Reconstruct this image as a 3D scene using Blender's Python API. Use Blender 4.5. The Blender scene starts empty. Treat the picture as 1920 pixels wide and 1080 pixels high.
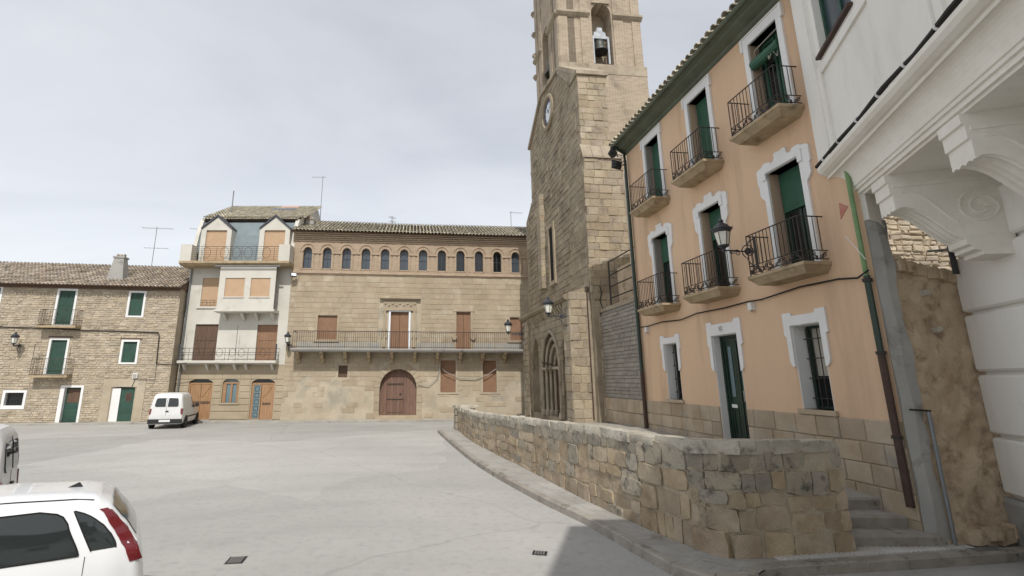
import bpy, math, random
from mathutils import Vector, Matrix
R = math.radians
rnd = random.Random(7)
sc = bpy.context.scene
col = sc.collection

# ------------------------------------------------------------------ camera
cam = bpy.data.objects.new('camera', bpy.data.cameras.new('camera'))
col.objects.link(cam)
cam.location = (0, 0, 2.5)
cam.rotation_euler = (R(90 + 13.17), 0, 0)
cam.data.sensor_width = 36
cam.data.lens = 36 * 940 / 1920
cam.data.shift_x = 95 / 1920
cam.data.shift_y = -48 / 1920
cam.data.clip_end = 3000
sc.camera = cam

# ------------------------------------------------------------------ light
SUN = Vector((0.06, -1.0, math.tan(R(50)) * 1.0018)).normalized()
world = bpy.data.worlds.new('World'); sc.world = world; world.use_nodes = True
wt = world.node_tree; wt.nodes.clear()
def wn(t, **k):
    n = wt.nodes.new(t)
    for a, b in k.items(): setattr(n, a, b)
    return n
out = wn('ShaderNodeOutputWorld'); bg = wn('ShaderNodeBackground')
sky = wn('ShaderNodeTexSky', sky_type='NISHITA', sun_disc=False)
sky.sun_elevation = R(50); sky.sun_rotation = math.atan2(SUN.x, SUN.y); sky.dust_density = 3.0; sky.air_density = 1.2
bg.inputs['Strength'].default_value = 0.1
tc = wn('ShaderNodeTexCoord'); sep = wn('ShaderNodeSeparateXYZ')
wt.links.new(tc.outputs['Generated'], sep.inputs[0])
# project the direction onto a cloud deck: xy / (z + .12), so streaks flatten towards the horizon
zz = wn('ShaderNodeMath', operation='ADD'); zz.inputs[1].default_value = 0.16
wt.links.new(sep.outputs['Z'], zz.inputs[0])
mx = wn('ShaderNodeMath', operation='MAXIMUM'); mx.inputs[1].default_value = 0.06
wt.links.new(zz.outputs[0], mx.inputs[0])
dv = wn('ShaderNodeVectorMath', operation='DIVIDE')
cmb = wn('ShaderNodeCombineXYZ')
for i in range(3): wt.links.new(mx.outputs[0], cmb.inputs[i])
wt.links.new(tc.outputs['Generated'], dv.inputs[0]); wt.links.new(cmb.outputs[0], dv.inputs[1])
mp = wn('ShaderNodeMapping'); mp.inputs['Scale'].default_value = (0.55, 1.15, 0.0); mp.inputs['Rotation'].default_value = (0, 0, R(-24))
wt.links.new(dv.outputs[0], mp.inputs['Vector'])
ns = wn('ShaderNodeTexNoise'); ns.inputs['Scale'].default_value = 1.1; ns.inputs['Detail'].default_value = 7; ns.inputs['Roughness'].default_value = 0.52; ns.inputs['Distortion'].default_value = 0.5
wt.links.new(mp.outputs[0], ns.inputs['Vector'])
rp = wn('ShaderNodeValToRGB'); e = rp.color_ramp.elements
e[0].position = 0.30; e[0].color = (3.5, 3.64, 3.92, 1)
e[1].position = 0.74; e[1].color = (6.6, 6.7, 6.9, 1)
wt.links.new(ns.outputs['Fac'], rp.inputs[0])
# low haze: the veil brightens evenly towards the horizon
hz = wn('ShaderNodeMapRange'); hz.inputs['From Min'].default_value = 0.0; hz.inputs['From Max'].default_value = 0.6; hz.inputs['To Min'].default_value = 1.0; hz.inputs['To Max'].default_value = 0.0
wt.links.new(sep.outputs['Z'], hz.inputs['Value'])
hm = wn('ShaderNodeMixRGB'); hm.inputs['Color2'].default_value = (7.1, 7.25, 7.5, 1)
wt.links.new(hz.outputs[0], hm.inputs['Fac']); wt.links.new(rp.outputs[0], hm.inputs['Color1'])
mix = wn('ShaderNodeMixRGB'); mix.inputs['Fac'].default_value = 0.80
wt.links.new(sky.outputs[0], mix.inputs['Color1']); wt.links.new(hm.outputs[0], mix.inputs['Color2'])
wt.links.new(mix.outputs[0], bg.inputs['Color']); wt.links.new(bg.outputs[0], out.inputs['Surface'])
sl = bpy.data.lights.new('sun', 'SUN'); sl.energy = 2.25; sl.angle = R(0.6); sl.color = (1.0, 0.962, 0.905)
so = bpy.data.objects.new('sun', sl); col.objects.link(so); so.location = (0, -20, 40)
so.rotation_euler = (-SUN).to_track_quat('-Z', 'Y').to_euler()
vs = sc.view_settings; vs.view_transform = 'Standard'; vs.look = 'None'; vs.exposure = 0.58; vs.gamma = 1.0; vs.use_curve_mapping = False
sc.cycles.use_denoising = True
sc.cycles.max_bounces = 6
sc.cycles.caustics_reflective = False; sc.cycles.caustics_refractive = False

# ------------------------------------------------------------------ materials
def lin(c): c /= 255.0; return c / 12.92 if c <= 0.04045 else ((c + 0.055) / 1.055) ** 2.4
def S(r, g, b, k=0.32):
    c = (lin(r), lin(g), lin(b)); y = .2126 * c[0] + .7152 * c[1] + .0722 * c[2]
    w = min(1.0, (max(c) - min(c)) / (max(c) + 1e-6) * 2.2) if r > g > b else 0.0   # earth tones lean to ochre rather than pink
    c = (c[0] * (1 - .015 * w), c[1] * (1 + .0 * w), c[2] * (1 - .02 * w))
    return tuple(v + (y - v) * k for v in c) + (1,)
MATS = {}
def mat(name, c1, c2=None, scale=1.5, rough=0.85, bump=0.0, bscale=18, rand=0.0, c3=None, c3lo=0.62, c3hi=0.75, c3scale=4.0,
        metal=0.0, spec=0.3, stretch=(1, 1, 1), fine=0.0, brick=None, coat=0.0, detail=6, pits=0.0):
    m = bpy.data.materials.new(name); m.use_nodes = True; MATS[name] = m
    t = m.node_tree; N = t.nodes; Lk = t.links.new
    b = N['Principled BSDF']
    b.inputs['Roughness'].default_value = rough; b.inputs['Metallic'].default_value = metal
    b.inputs['Specular IOR Level'].default_value = spec; b.inputs['Coat Weight'].default_value = coat
    c2 = c2 or c1
    geo = N.new('ShaderNodeNewGeometry')
    mpn = N.new('ShaderNodeMapping'); mpn.inputs['Scale'].default_value = stretch
    Lk(geo.outputs['Position'], mpn.inputs['Vector'])
    def noise(sv, dt=detail, ro=0.6):
        n = N.new('ShaderNodeTexNoise'); n.inputs['Scale'].default_value = sv; n.inputs['Detail'].default_value = dt; n.inputs['Roughness'].default_value = ro
        Lk(mpn.outputs[0], n.inputs['Vector']); return n
    def ramp(src, lo, hi):
        r = N.new('ShaderNodeMapRange'); r.inputs['From Min'].default_value = lo; r.inputs['From Max'].default_value = hi; Lk(src, r.inputs['Value']); return r.outputs[0]
    n1 = noise(scale)
    cur = N.new('ShaderNodeMixRGB'); cur.inputs['Color1'].default_value = c1; cur.inputs['Color2'].default_value = c2
    Lk(ramp(n1.outputs['Fac'], 0.34, 0.66), cur.inputs['Fac']); o = cur.outputs[0]
    height = None
    if brick:
        # brick: (brick width, row height, mortar colour, mortar size)
        tco = N.new('ShaderNodeTexCoord'); sp = N.new('ShaderNodeSeparateXYZ'); Lk(tco.outputs['Object'], sp.inputs[0])
        ad = N.new('ShaderNodeMath'); Lk(sp.outputs['X'], ad.inputs[0]); Lk(sp.outputs['Y'], ad.inputs[1])
        cb = N.new('ShaderNodeCombineXYZ'); Lk(ad.outputs[0], cb.inputs[0]); Lk(sp.outputs['Z'], cb.inputs[1])
        bt = N.new('ShaderNodeTexBrick'); Lk(cb.outputs[0], bt.inputs['Vector'])
        bt.inputs['Scale'].default_value = 1; bt.inputs['Brick Width'].default_value = brick[0]; bt.inputs['Row Height'].default_value = brick[1]
        bt.inputs['Mortar Size'].default_value = brick[3]; bt.inputs['Mortar Smooth'].default_value = 0.3
        bt.inputs['Color1'].default_value = (1.12, 1.1, 1.08, 1); bt.inputs['Color2'].default_value = (0.82, 0.8, 0.78, 1); bt.inputs['Mortar'].default_value = (1, 1, 1, 1)
        mu = N.new('ShaderNodeMixRGB'); mu.blend_type = 'MULTIPLY'; mu.inputs['Fac'].default_value = 1; Lk(o, mu.inputs['Color1']); Lk(bt.outputs['Color'], mu.inputs['Color2'])
        mm = N.new('ShaderNodeMixRGB'); mm.inputs['Color2'].default_value = brick[2]; Lk(bt.outputs['Fac'], mm.inputs['Fac']); Lk(mu.outputs[0], mm.inputs['Color1']); o = mm.outputs[0]
        iv = N.new('ShaderNodeMath'); iv.operation = 'SUBTRACT'; iv.inputs[0].default_value = 1; Lk(bt.outputs['Fac'], iv.inputs[1]); height = iv.outputs[0]
    if c3:
        n3 = noise(c3scale, 5, 0.65)
        m3 = N.new('ShaderNodeMixRGB'); m3.inputs['Color2'].default_value = c3; Lk(o, m3.inputs['Color1']); Lk(ramp(n3.outputs['Fac'], c3lo, c3hi), m3.inputs['Fac']); o = m3.outputs[0]
    if fine:
        n4 = noise(60, 3)
        hs = N.new('ShaderNodeHueSaturation'); Lk(o, hs.inputs['Color'])
        r4 = N.new('ShaderNodeMapRange'); r4.inputs['To Min'].default_value = 1 - fine; r4.inputs['To Max'].default_value = 1 + fine; Lk(n4.outputs['Fac'], r4.inputs['Value']); r4.inputs['From Min'].default_value = .3; r4.inputs['From Max'].default_value = .7
        Lk(r4.outputs[0], hs.inputs['Value']); o = hs.outputs[0]
    if rand:
        oi = N.new('ShaderNodeObjectInfo'); ad2 = N.new('ShaderNodeMath'); Lk(oi.outputs['Random'], ad2.inputs[0]); Lk(geo.outputs['Random Per Island'], ad2.inputs[1])
        fr = N.new('ShaderNodeMath'); fr.operation = 'FRACT'; Lk(ad2.outputs[0], fr.inputs[0])
        wn_ = N.new('ShaderNodeTexWhiteNoise'); wn_.noise_dimensions = '1D'; Lk(fr.outputs[0], wn_.inputs['W'])
        sp2 = N.new('ShaderNodeSeparateColor'); Lk(wn_.outputs['Color'], sp2.inputs[0])
        hs = N.new('ShaderNodeHueSaturation'); Lk(o, hs.inputs['Color'])
        for ch, inp, a, bb in ((0, 'Value', 1 - rand, 1 + rand), (1, 'Saturation', 1 - rand * 0.9, 1 + rand * 0.6), (2, 'Hue', 0.5 - rand * 0.035, 0.5 + rand * 0.035)):
            r5 = N.new('ShaderNodeMapRange'); r5.inputs['To Min'].default_value = a; r5.inputs['To Max'].default_value = bb; Lk(sp2.outputs[ch], r5.inputs['Value']); Lk(r5.outputs[0], hs.inputs[inp])
        o = hs.outputs[0]
    Lk(o, b.inputs['Base Color'])
    if bump:
        nb = noise(bscale, 8, 0.7); h = nb.outputs['Fac']
        if pits:
            vo = N.new('ShaderNodeTexVoronoi'); vo.inputs['Scale'].default_value = bscale * 0.6; Lk(mpn.outputs[0], vo.inputs['Vector'])
            ap = N.new('ShaderNodeMath'); ap.operation = 'MULTIPLY_ADD'; Lk(vo.outputs['Distance'], ap.inputs[0]); ap.inputs[1].default_value = pits; Lk(h, ap.inputs[2]); h = ap.outputs[0]
        if height is not None:
            ah = N.new('ShaderNodeMath'); ah.operation = 'MULTIPLY_ADD'; Lk(height, ah.inputs[0]); ah.inputs[1].default_value = 0.5; Lk(h, ah.inputs[2]); h = ah.outputs[0]
        bp = N.new('ShaderNodeBump'); bp.inputs['Strength'].default_value = bump; bp.inputs['Distance'].default_value = 0.03
        Lk(h, bp.inputs['Height']); Lk(bp.outputs[0], b.inputs['Normal'])
    return m
def glass_mat(name, c, rough=0.08):
    m = bpy.data.materials.new(name); m.use_nodes = True; b = m.node_tree.nodes['Principled BSDF']
    b.inputs['Base Color'].default_value = c; b.inputs['Roughness'].default_value = rough; b.inputs['Specular IOR Level'].default_value = 0.6
    MATS[name] = m; return m

# plaza: worn pale concrete with patches, hairline cracks and drips
def plaza_mat():
    m = mat('plaza', S(160, 158, 152), S(178, 175, 168), scale=0.16, rough=0.9, bump=0.25, bscale=30, c3=S(150, 147, 142), c3lo=0.5, c3hi=0.85, c3scale=6.0, fine=0.1)
    t = m.node_tree; N = t.nodes; Lk = t.links.new; b = N['Principled BSDF']
    src = b.inputs['Base Color'].links[0].from_socket
    geo = N.new('ShaderNodeNewGeometry')
    nz = N.new('ShaderNodeTexNoise'); nz.inputs['Scale'].default_value = 0.5; Lk(geo.outputs['Position'], nz.inputs['Vector'])
    mp_ = N.new('ShaderNodeMixRGB'); mp_.blend_type = 'ADD'; mp_.inputs['Fac'].default_value = 1.4; Lk(geo.outputs['Position'], mp_.inputs['Color1']); Lk(nz.outputs['Color'], mp_.inputs['Color2'])
    for sc_, w, dk in ((0.07, 0.003, 0.5),):
        vo = N.new('ShaderNodeTexVoronoi'); vo.feature = 'DISTANCE_TO_EDGE'; vo.inputs['Scale'].default_value = sc_; Lk(mp_.outputs[0], vo.inputs['Vector'])
        r = N.new('ShaderNodeMapRange'); r.inputs['From Min'].default_value = 0; r.inputs['From Max'].default_value = w; r.inputs['To Min'].default_value = dk; r.inputs['To Max'].default_value = 1; Lk(vo.outputs['Distance'], r.inputs['Value'])
        mu = N.new('ShaderNodeMixRGB'); mu.blend_type = 'MULTIPLY'; mu.inputs['Fac'].default_value = 0.28; Lk(src, mu.inputs['Color1']); Lk(r.outputs[0], mu.inputs['Color2']); src = mu.outputs[0]
    vo = N.new('ShaderNodeTexVoronoi'); vo.inputs['Scale'].default_value = 0.11; Lk(mp_.outputs[0], vo.inputs['Vector'])
    sp_ = N.new('ShaderNodeSeparateColor'); Lk(vo.outputs['Color'], sp_.inputs[0])
    r = N.new('ShaderNodeMapRange'); r.inputs['To Min'].default_value = 0.89; r.inputs['To Max'].default_value = 1.06; Lk(sp_.outputs[0], r.inputs['Value'])
    mu = N.new('ShaderNodeMixRGB'); mu.blend_type = 'MULTIPLY'; mu.inputs['Fac'].default_value = 1; Lk(src, mu.inputs['Color1']); Lk(r.outputs[0], mu.inputs['Color2']); src = mu.outputs[0]
    # worn wheel tracks: broad faint bands sweeping round the square
    wv = N.new('ShaderNodeTexWave'); wv.wave_type = 'RINGS'; wv.rings_direction = 'Z'; wv.inputs['Scale'].default_value = 0.18; wv.inputs['Distortion'].default_value = 5; wv.inputs['Detail'].default_value = 3; wv.inputs['Detail Scale'].default_value = .6; Lk(geo.outputs['Position'], wv.inputs['Vector'])
    r = N.new('ShaderNodeMapRange'); r.inputs['From Min'].default_value = .6; r.inputs['From Max'].default_value = 1; r.inputs['To Min'].default_value = 1; r.inputs['To Max'].default_value = 0.965; Lk(wv.outputs['Fac'], r.inputs['Value'])
    mu = N.new('ShaderNodeMixRGB'); mu.blend_type = 'MULTIPLY'; mu.inputs['Fac'].default_value = 1; Lk(src, mu.inputs['Color1']); Lk(r.outputs[0], mu.inputs['Color2']); src = mu.outputs[0]
    n5 = N.new('ShaderNodeTexNoise'); n5.inputs['Scale'].default_value = 0.42; n5.inputs['Detail'].default_value = 6; n5.inputs['Roughness'].default_value = .7; Lk(geo.outputs['Position'], n5.inputs['Vector'])
    r = N.new('ShaderNodeMapRange'); r.inputs['From Min'].default_value = 0.58; r.inputs['From Max'].default_value = 0.78; r.inputs['To Min'].default_value = 1; r.inputs['To Max'].default_value = 0.84; Lk(n5.outputs['Fac'], r.inputs['Value'])
    mu = N.new('ShaderNodeMixRGB'); mu.blend_type = 'MULTIPLY'; mu.inputs['Fac'].default_value = 1; Lk(src, mu.inputs['Color1']); Lk(r.outputs[0], mu.inputs['Color2']); src = mu.outputs[0]
    # small dark drips and spots
    n2 = N.new('ShaderNodeTexNoise'); n2.inputs['Scale'].default_value = 2.6; n2.inputs['Detail'].default_value = 3; Lk(geo.outputs['Position'], n2.inputs['Vector'])
    r = N.new('ShaderNodeMapRange'); r.inputs['From Min'].default_value = 0.68; r.inputs['From Max'].default_value = 0.8; r.inputs['To Min'].default_value = 1; r.inputs['To Max'].default_value = 0.72; Lk(n2.outputs['Fac'], r.inputs['Value'])
    mu = N.new('ShaderNodeMixRGB'); mu.blend_type = 'MULTIPLY'; mu.inputs['Fac'].default_value = 1; Lk(src, mu.inputs['Color1']); Lk(r.outputs[0], mu.inputs['Color2'])
    Lk(mu.outputs[0], b.inputs['Base Color'])
    return m
plaza_mat()
mat('pavement', S(150, 145, 136), S(168, 163, 154), scale=1.2, bump=0.35, bscale=22, rand=0.07, fine=0.06, c3=S(124, 118, 108), c3lo=.56, c3hi=.75, c3scale=2.2)
mat('kerb', S(142, 132, 118), S(164, 154, 140), scale=2.5, bump=0.6, bscale=14, rand=0.1, fine=0.06, c3=S(96, 86, 74), c3lo=.55, c3hi=.72, c3scale=3)
mat('tactile', S(196, 192, 184), S(182, 178, 171), scale=3, bump=0.1, rand=0.03)
mat('rubble', S(190, 171, 142), S(166, 147, 118), scale=2.2, bump=0.8, bscale=11, rand=0.15, fine=0.1)
mat('rubble_mortar', S(184, 166, 138), S(166, 148, 120), scale=2.0, bump=0.7, bscale=14, fine=0.08)
mat('ashlar', S(178, 157, 124), S(163, 142, 110), scale=0.7, bump=0.35, bscale=16, rand=0.055, c3=S(190, 173, 144), c3lo=.52, c3hi=.72, c3scale=1.1, fine=0.05)
mat('ashlar_mortar', S(176, 154, 118), S(160, 138, 104), scale=1.5, bump=0.3)
mat('palace_base', S(190, 173, 144), S(172, 152, 122), scale=0.8, bump=0.5, bscale=10, c3=S(158, 148, 126), c3lo=.5, c3hi=.66, c3scale=0.9, fine=0.06)
mat('palace_brick', S(178, 148, 118), S(160, 132, 104), scale=1.5, bump=0.5, brick=(0.3, 0.065, S(190, 166, 134), 0.012), rand=0.0, fine=0.06)
mat('church_stone', S(166, 148, 118), S(138, 120, 92), scale=0.9, bump=0.9, bscale=8, rand=0.10, c3=S(124, 108, 86), c3lo=.54, c3hi=.72, c3scale=0.9, fine=0.08)
mat('church_block', S(180, 160, 126), S(152, 132, 102), scale=1.1, bump=1.0, bscale=8, rand=0.14, c3=S(122, 110, 90), c3lo=.54, c3hi=.72, c3scale=1.2, fine=0.09)
mat('church_mortar', S(168, 150, 120), S(142, 124, 98), scale=1.4, bump=0.6, bscale=12)
mat('tower_brick', S(174, 154, 130), S(156, 137, 114), scale=0.9, bump=0.5, brick=(0.3, 0.075, S(196, 174, 140), 0.012), fine=0.07, c3=S(130, 114, 94), c3lo=.52, c3hi=.74, c3scale=0.8)
mat('tower_stone', S(178, 160, 132), S(152, 134, 108), scale=1.4, bump=0.7, bscale=9, fine=.08, c3=S(118, 106, 88), c3lo=.54, c3hi=.72, c3scale=1.5)
mat('low_wall_stone', S(188, 164, 128), S(158, 132, 96), scale=2.0, bump=0.9, bscale=9, rand=0.14, c3=S(124, 106, 82), c3lo=.56, c3hi=.74, c3scale=3.0, fine=0.1, pits=0.25)
mat('low_wall_dark', S(152, 140, 120), S(172, 156, 130), scale=2.2, bump=0.9, bscale=10, rand=0.14, c3=S(100, 94, 84), c3lo=.52, c3hi=.68, c3scale=6, fine=0.14, pits=0.35)
mat('low_wall_mortar', S(192, 174, 144), S(166, 146, 114), scale=2.4, bump=0.9, bscale=12, fine=0.08, pits=0.2)
mat('low_wall_cap', S(198, 188, 168), S(168, 156, 134), scale=2.4, bump=0.8, bscale=12, rand=0.06, c3=S(112, 106, 96), c3lo=.54, c3hi=.7, c3scale=5, fine=0.1)
mat('orange_stucco', S(224, 186, 149, .17), S(216, 177, 141, .17), scale=0.6, rough=.9, bump=0.12, bscale=60, c3=S(186, 152, 120, .2), c3lo=.52, c3hi=.78, c3scale=1.3, fine=0.03, stretch=(1, 1, .13))
mat('plinth_stone', S(190, 168, 136), S(172, 146, 110), scale=1.6, bump=0.45, bscale=14, rand=0.12, c3=S(158, 146, 130), c3lo=.56, c3hi=.72, c3scale=1.5, fine=0.06)
mat('white_trim', S(228, 228, 226), S(220, 220, 218), scale=2, rough=.8, bump=0.06, bscale=40)
mat('white_stucco', S(238, 234, 225), S(230, 226, 217), scale=0.8, rough=.85, bump=0.08, bscale=30, c3=S(220, 215, 203), c3lo=.52, c3hi=.8, c3scale=2.2, stretch=(1, 1, .35))
mat('moulding', S(238, 232, 220), S(230, 223, 208), scale=1.4, rough=.85, bump=0.1, bscale=20, c3=S(224, 217, 202), c3lo=.5, c3hi=.8, c3scale=7, stretch=(1, 1, 1.5))
mat('cement', S(150, 148, 142), S(166, 163, 156), scale=1.2, bump=0.3, bscale=12, c3=S(118, 116, 110), c3lo=.55, c3hi=.7, c3scale=2)
mat('earth_wall', S(208, 180, 140), S(184, 152, 112), scale=1.6, bump=1.0, bscale=7, c3=S(146, 116, 84), c3lo=.52, c3hi=.7, c3scale=3.4, fine=0.12, pits=0.3)
mat('terrace', S(150, 142, 130), S(164, 156, 144), scale=1.5, bump=0.4, bscale=12)
mat('step_stone', S(160, 154, 146), S(140, 128, 110), scale=2.5, bump=0.5, bscale=12, fine=.06, c3=S(120, 104, 82), c3lo=.58, c3hi=.72, c3scale=3)
mat('green_paint', S(30, 84, 66), S(24, 70, 56), scale=2, rough=.55, spec=.4)
mat('dark_green', S(30, 62, 46), S(24, 50, 38), scale=2, rough=.4, spec=.45)
mat('blind_green', S(44, 100, 76, .2), S(38, 86, 64, .2), scale=3, rough=.5)
mat('bright_green_pipe', S(112, 158, 84), S(96, 140, 72), scale=3, rough=.5)
mat('cornice_green', S(98, 108, 84), S(84, 92, 72), scale=2, rough=.6, bump=.1)
mat('tan_shutter', S(198, 160, 120, .24), S(190, 152, 112, .24), scale=2, rough=.6)
mat('brown_shutter', S(150, 110, 80, .2), S(138, 100, 70, .2), scale=2, rough=.65)
mat('dark_wood', S(114, 84, 60), S(96, 68, 50), scale=3, rough=.7, stretch=(6, 6, .6), bump=.2)
mat('portal_wood', S(136, 98, 78), S(116, 82, 64), scale=3, rough=.75, stretch=(6, 6, .6), bump=.3, rand=.08)
mat('honey_wood', S(174, 130, 84, .2), S(154, 112, 70, .2), scale=3, rough=.6, stretch=(6, 6, .6), rand=.05)
mat('grey_stucco', S(206, 201, 188), S(194, 189, 175), scale=.8, bump=.1, bscale=30, c3=S(176, 170, 154), c3lo=.58, c3hi=.78, c3scale=1.4)
mat('grey_ground', S(178, 158, 124), S(166, 146, 112), scale=1.0, bump=.2, bscale=20)
mat('slate', S(126, 142, 148), S(116, 132, 138), scale=2, rough=.85, spec=.15, bump=.05)
mat('lead', S(74, 76, 84), S(64, 66, 74), rough=.6)
mat('roof_tile', S(188, 168, 144), S(156, 134, 110), scale=1.6, bump=.5, bscale=12, rand=.24, c3=S(122, 112, 92), c3lo=.5, c3hi=.68, c3scale=2.4, fine=.1)
mat('roof_tile_moss', S(206, 194, 164), S(166, 152, 122), scale=2.4, bump=.5, bscale=12, rand=.24, c3=S(124, 122, 92), c3lo=.58, c3hi=.68, c3scale=4, fine=.1)
mat('iron', S(48, 44, 42), S(62, 52, 46), scale=8, rough=.6, spec=.4)
mat('rust_iron', S(84, 66, 54), S(64, 52, 46), scale=8, rough=.75)
mat('lamp_iron', S(42, 48, 56), S(54, 60, 68), scale=6, rough=.45, spec=.5)
mat('wash', S(150, 152, 148), S(170, 160, 138), scale=2.5, bump=.2)
mat('grey_metal', S(132, 136, 138), S(120, 124, 126), rough=.5, metal=.3)
mat('pipe_brown', S(74, 50, 42), S(88, 62, 50), scale=4, rough=.6)
mat('cable', S(40, 38, 36), rough=.7)
mat('white_plastic', S(220, 220, 218), rough=.5)
mat('bronze', S(92, 96, 92), S(70, 70, 66), scale=4, rough=.5, metal=.6)
mat('yoke_paint', S(190, 198, 206), S(160, 168, 176), scale=4)
mat('balcony_stone', S(186, 160, 114), S(160, 134, 92), scale=2.5, bump=.4, bscale=14, c3=S(120, 100, 70), c3lo=.55, c3hi=.72, c3scale=3)
mat('black_rubber', S(30, 30, 31), rough=.8)
mat('black_plastic', S(44, 46, 48), rough=.6)
mat('car_paint', S(226, 228, 230), rough=.28, spec=.5, coat=.6)
mat('van_paint', S(216, 217, 216), S(206, 206, 202), scale=2, rough=.4, spec=.4, coat=.2)
mat('tail_red', S(112, 16, 24, .1), rough=.2, spec=.6, coat=.5)
mat('chrome', S(190, 192, 196), rough=.25, metal=.9)
mat('drain', S(116, 113, 108), S(104, 101, 96), rough=.7, bump=.2)
mat('lamp_glass', S(226, 224, 208), rough=.3)
mat('clock_white', S(222, 230, 238), rough=.4)
mat('clock_blue', S(52, 62, 92), rough=.5)
mat('bright_tile', S(196, 150, 132), rough=.8)
mat('red_paint', S(196, 104, 88), S(200, 130, 104), scale=8)
mat('paint_number', S(60, 60, 70), rough=.5)
mat('curtain', S(198, 190, 170), S(180, 172, 152), scale=6, stretch=(8, 8, .3))
mat('inside_dark', S(26, 26, 26), rough=.9)
glass_mat('glass_dark', S(22, 30, 34), .06)
glass_mat('glass_blue', S(66, 80, 92), .25)
glass_mat('glass_car', S(40, 48, 48), .04)
glass_mat('glass_leaded', S(96, 128, 136), .25)
# car windows: real see-through tinted glass
gm = bpy.data.materials.new('glass_tint'); gm.use_nodes = True
gb = gm.node_tree.nodes['Principled BSDF']; gb.inputs['Base Color'].default_value = (.30, .36, .35, 1); gb.inputs['Roughness'].default_value = .02
gb.inputs['Transmission Weight'].default_value = 1.0; gb.inputs['IOR'].default_value = 1.08; gb.inputs['Specular IOR Level'].default_value = .5; MATS['glass_tint'] = gm

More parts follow.
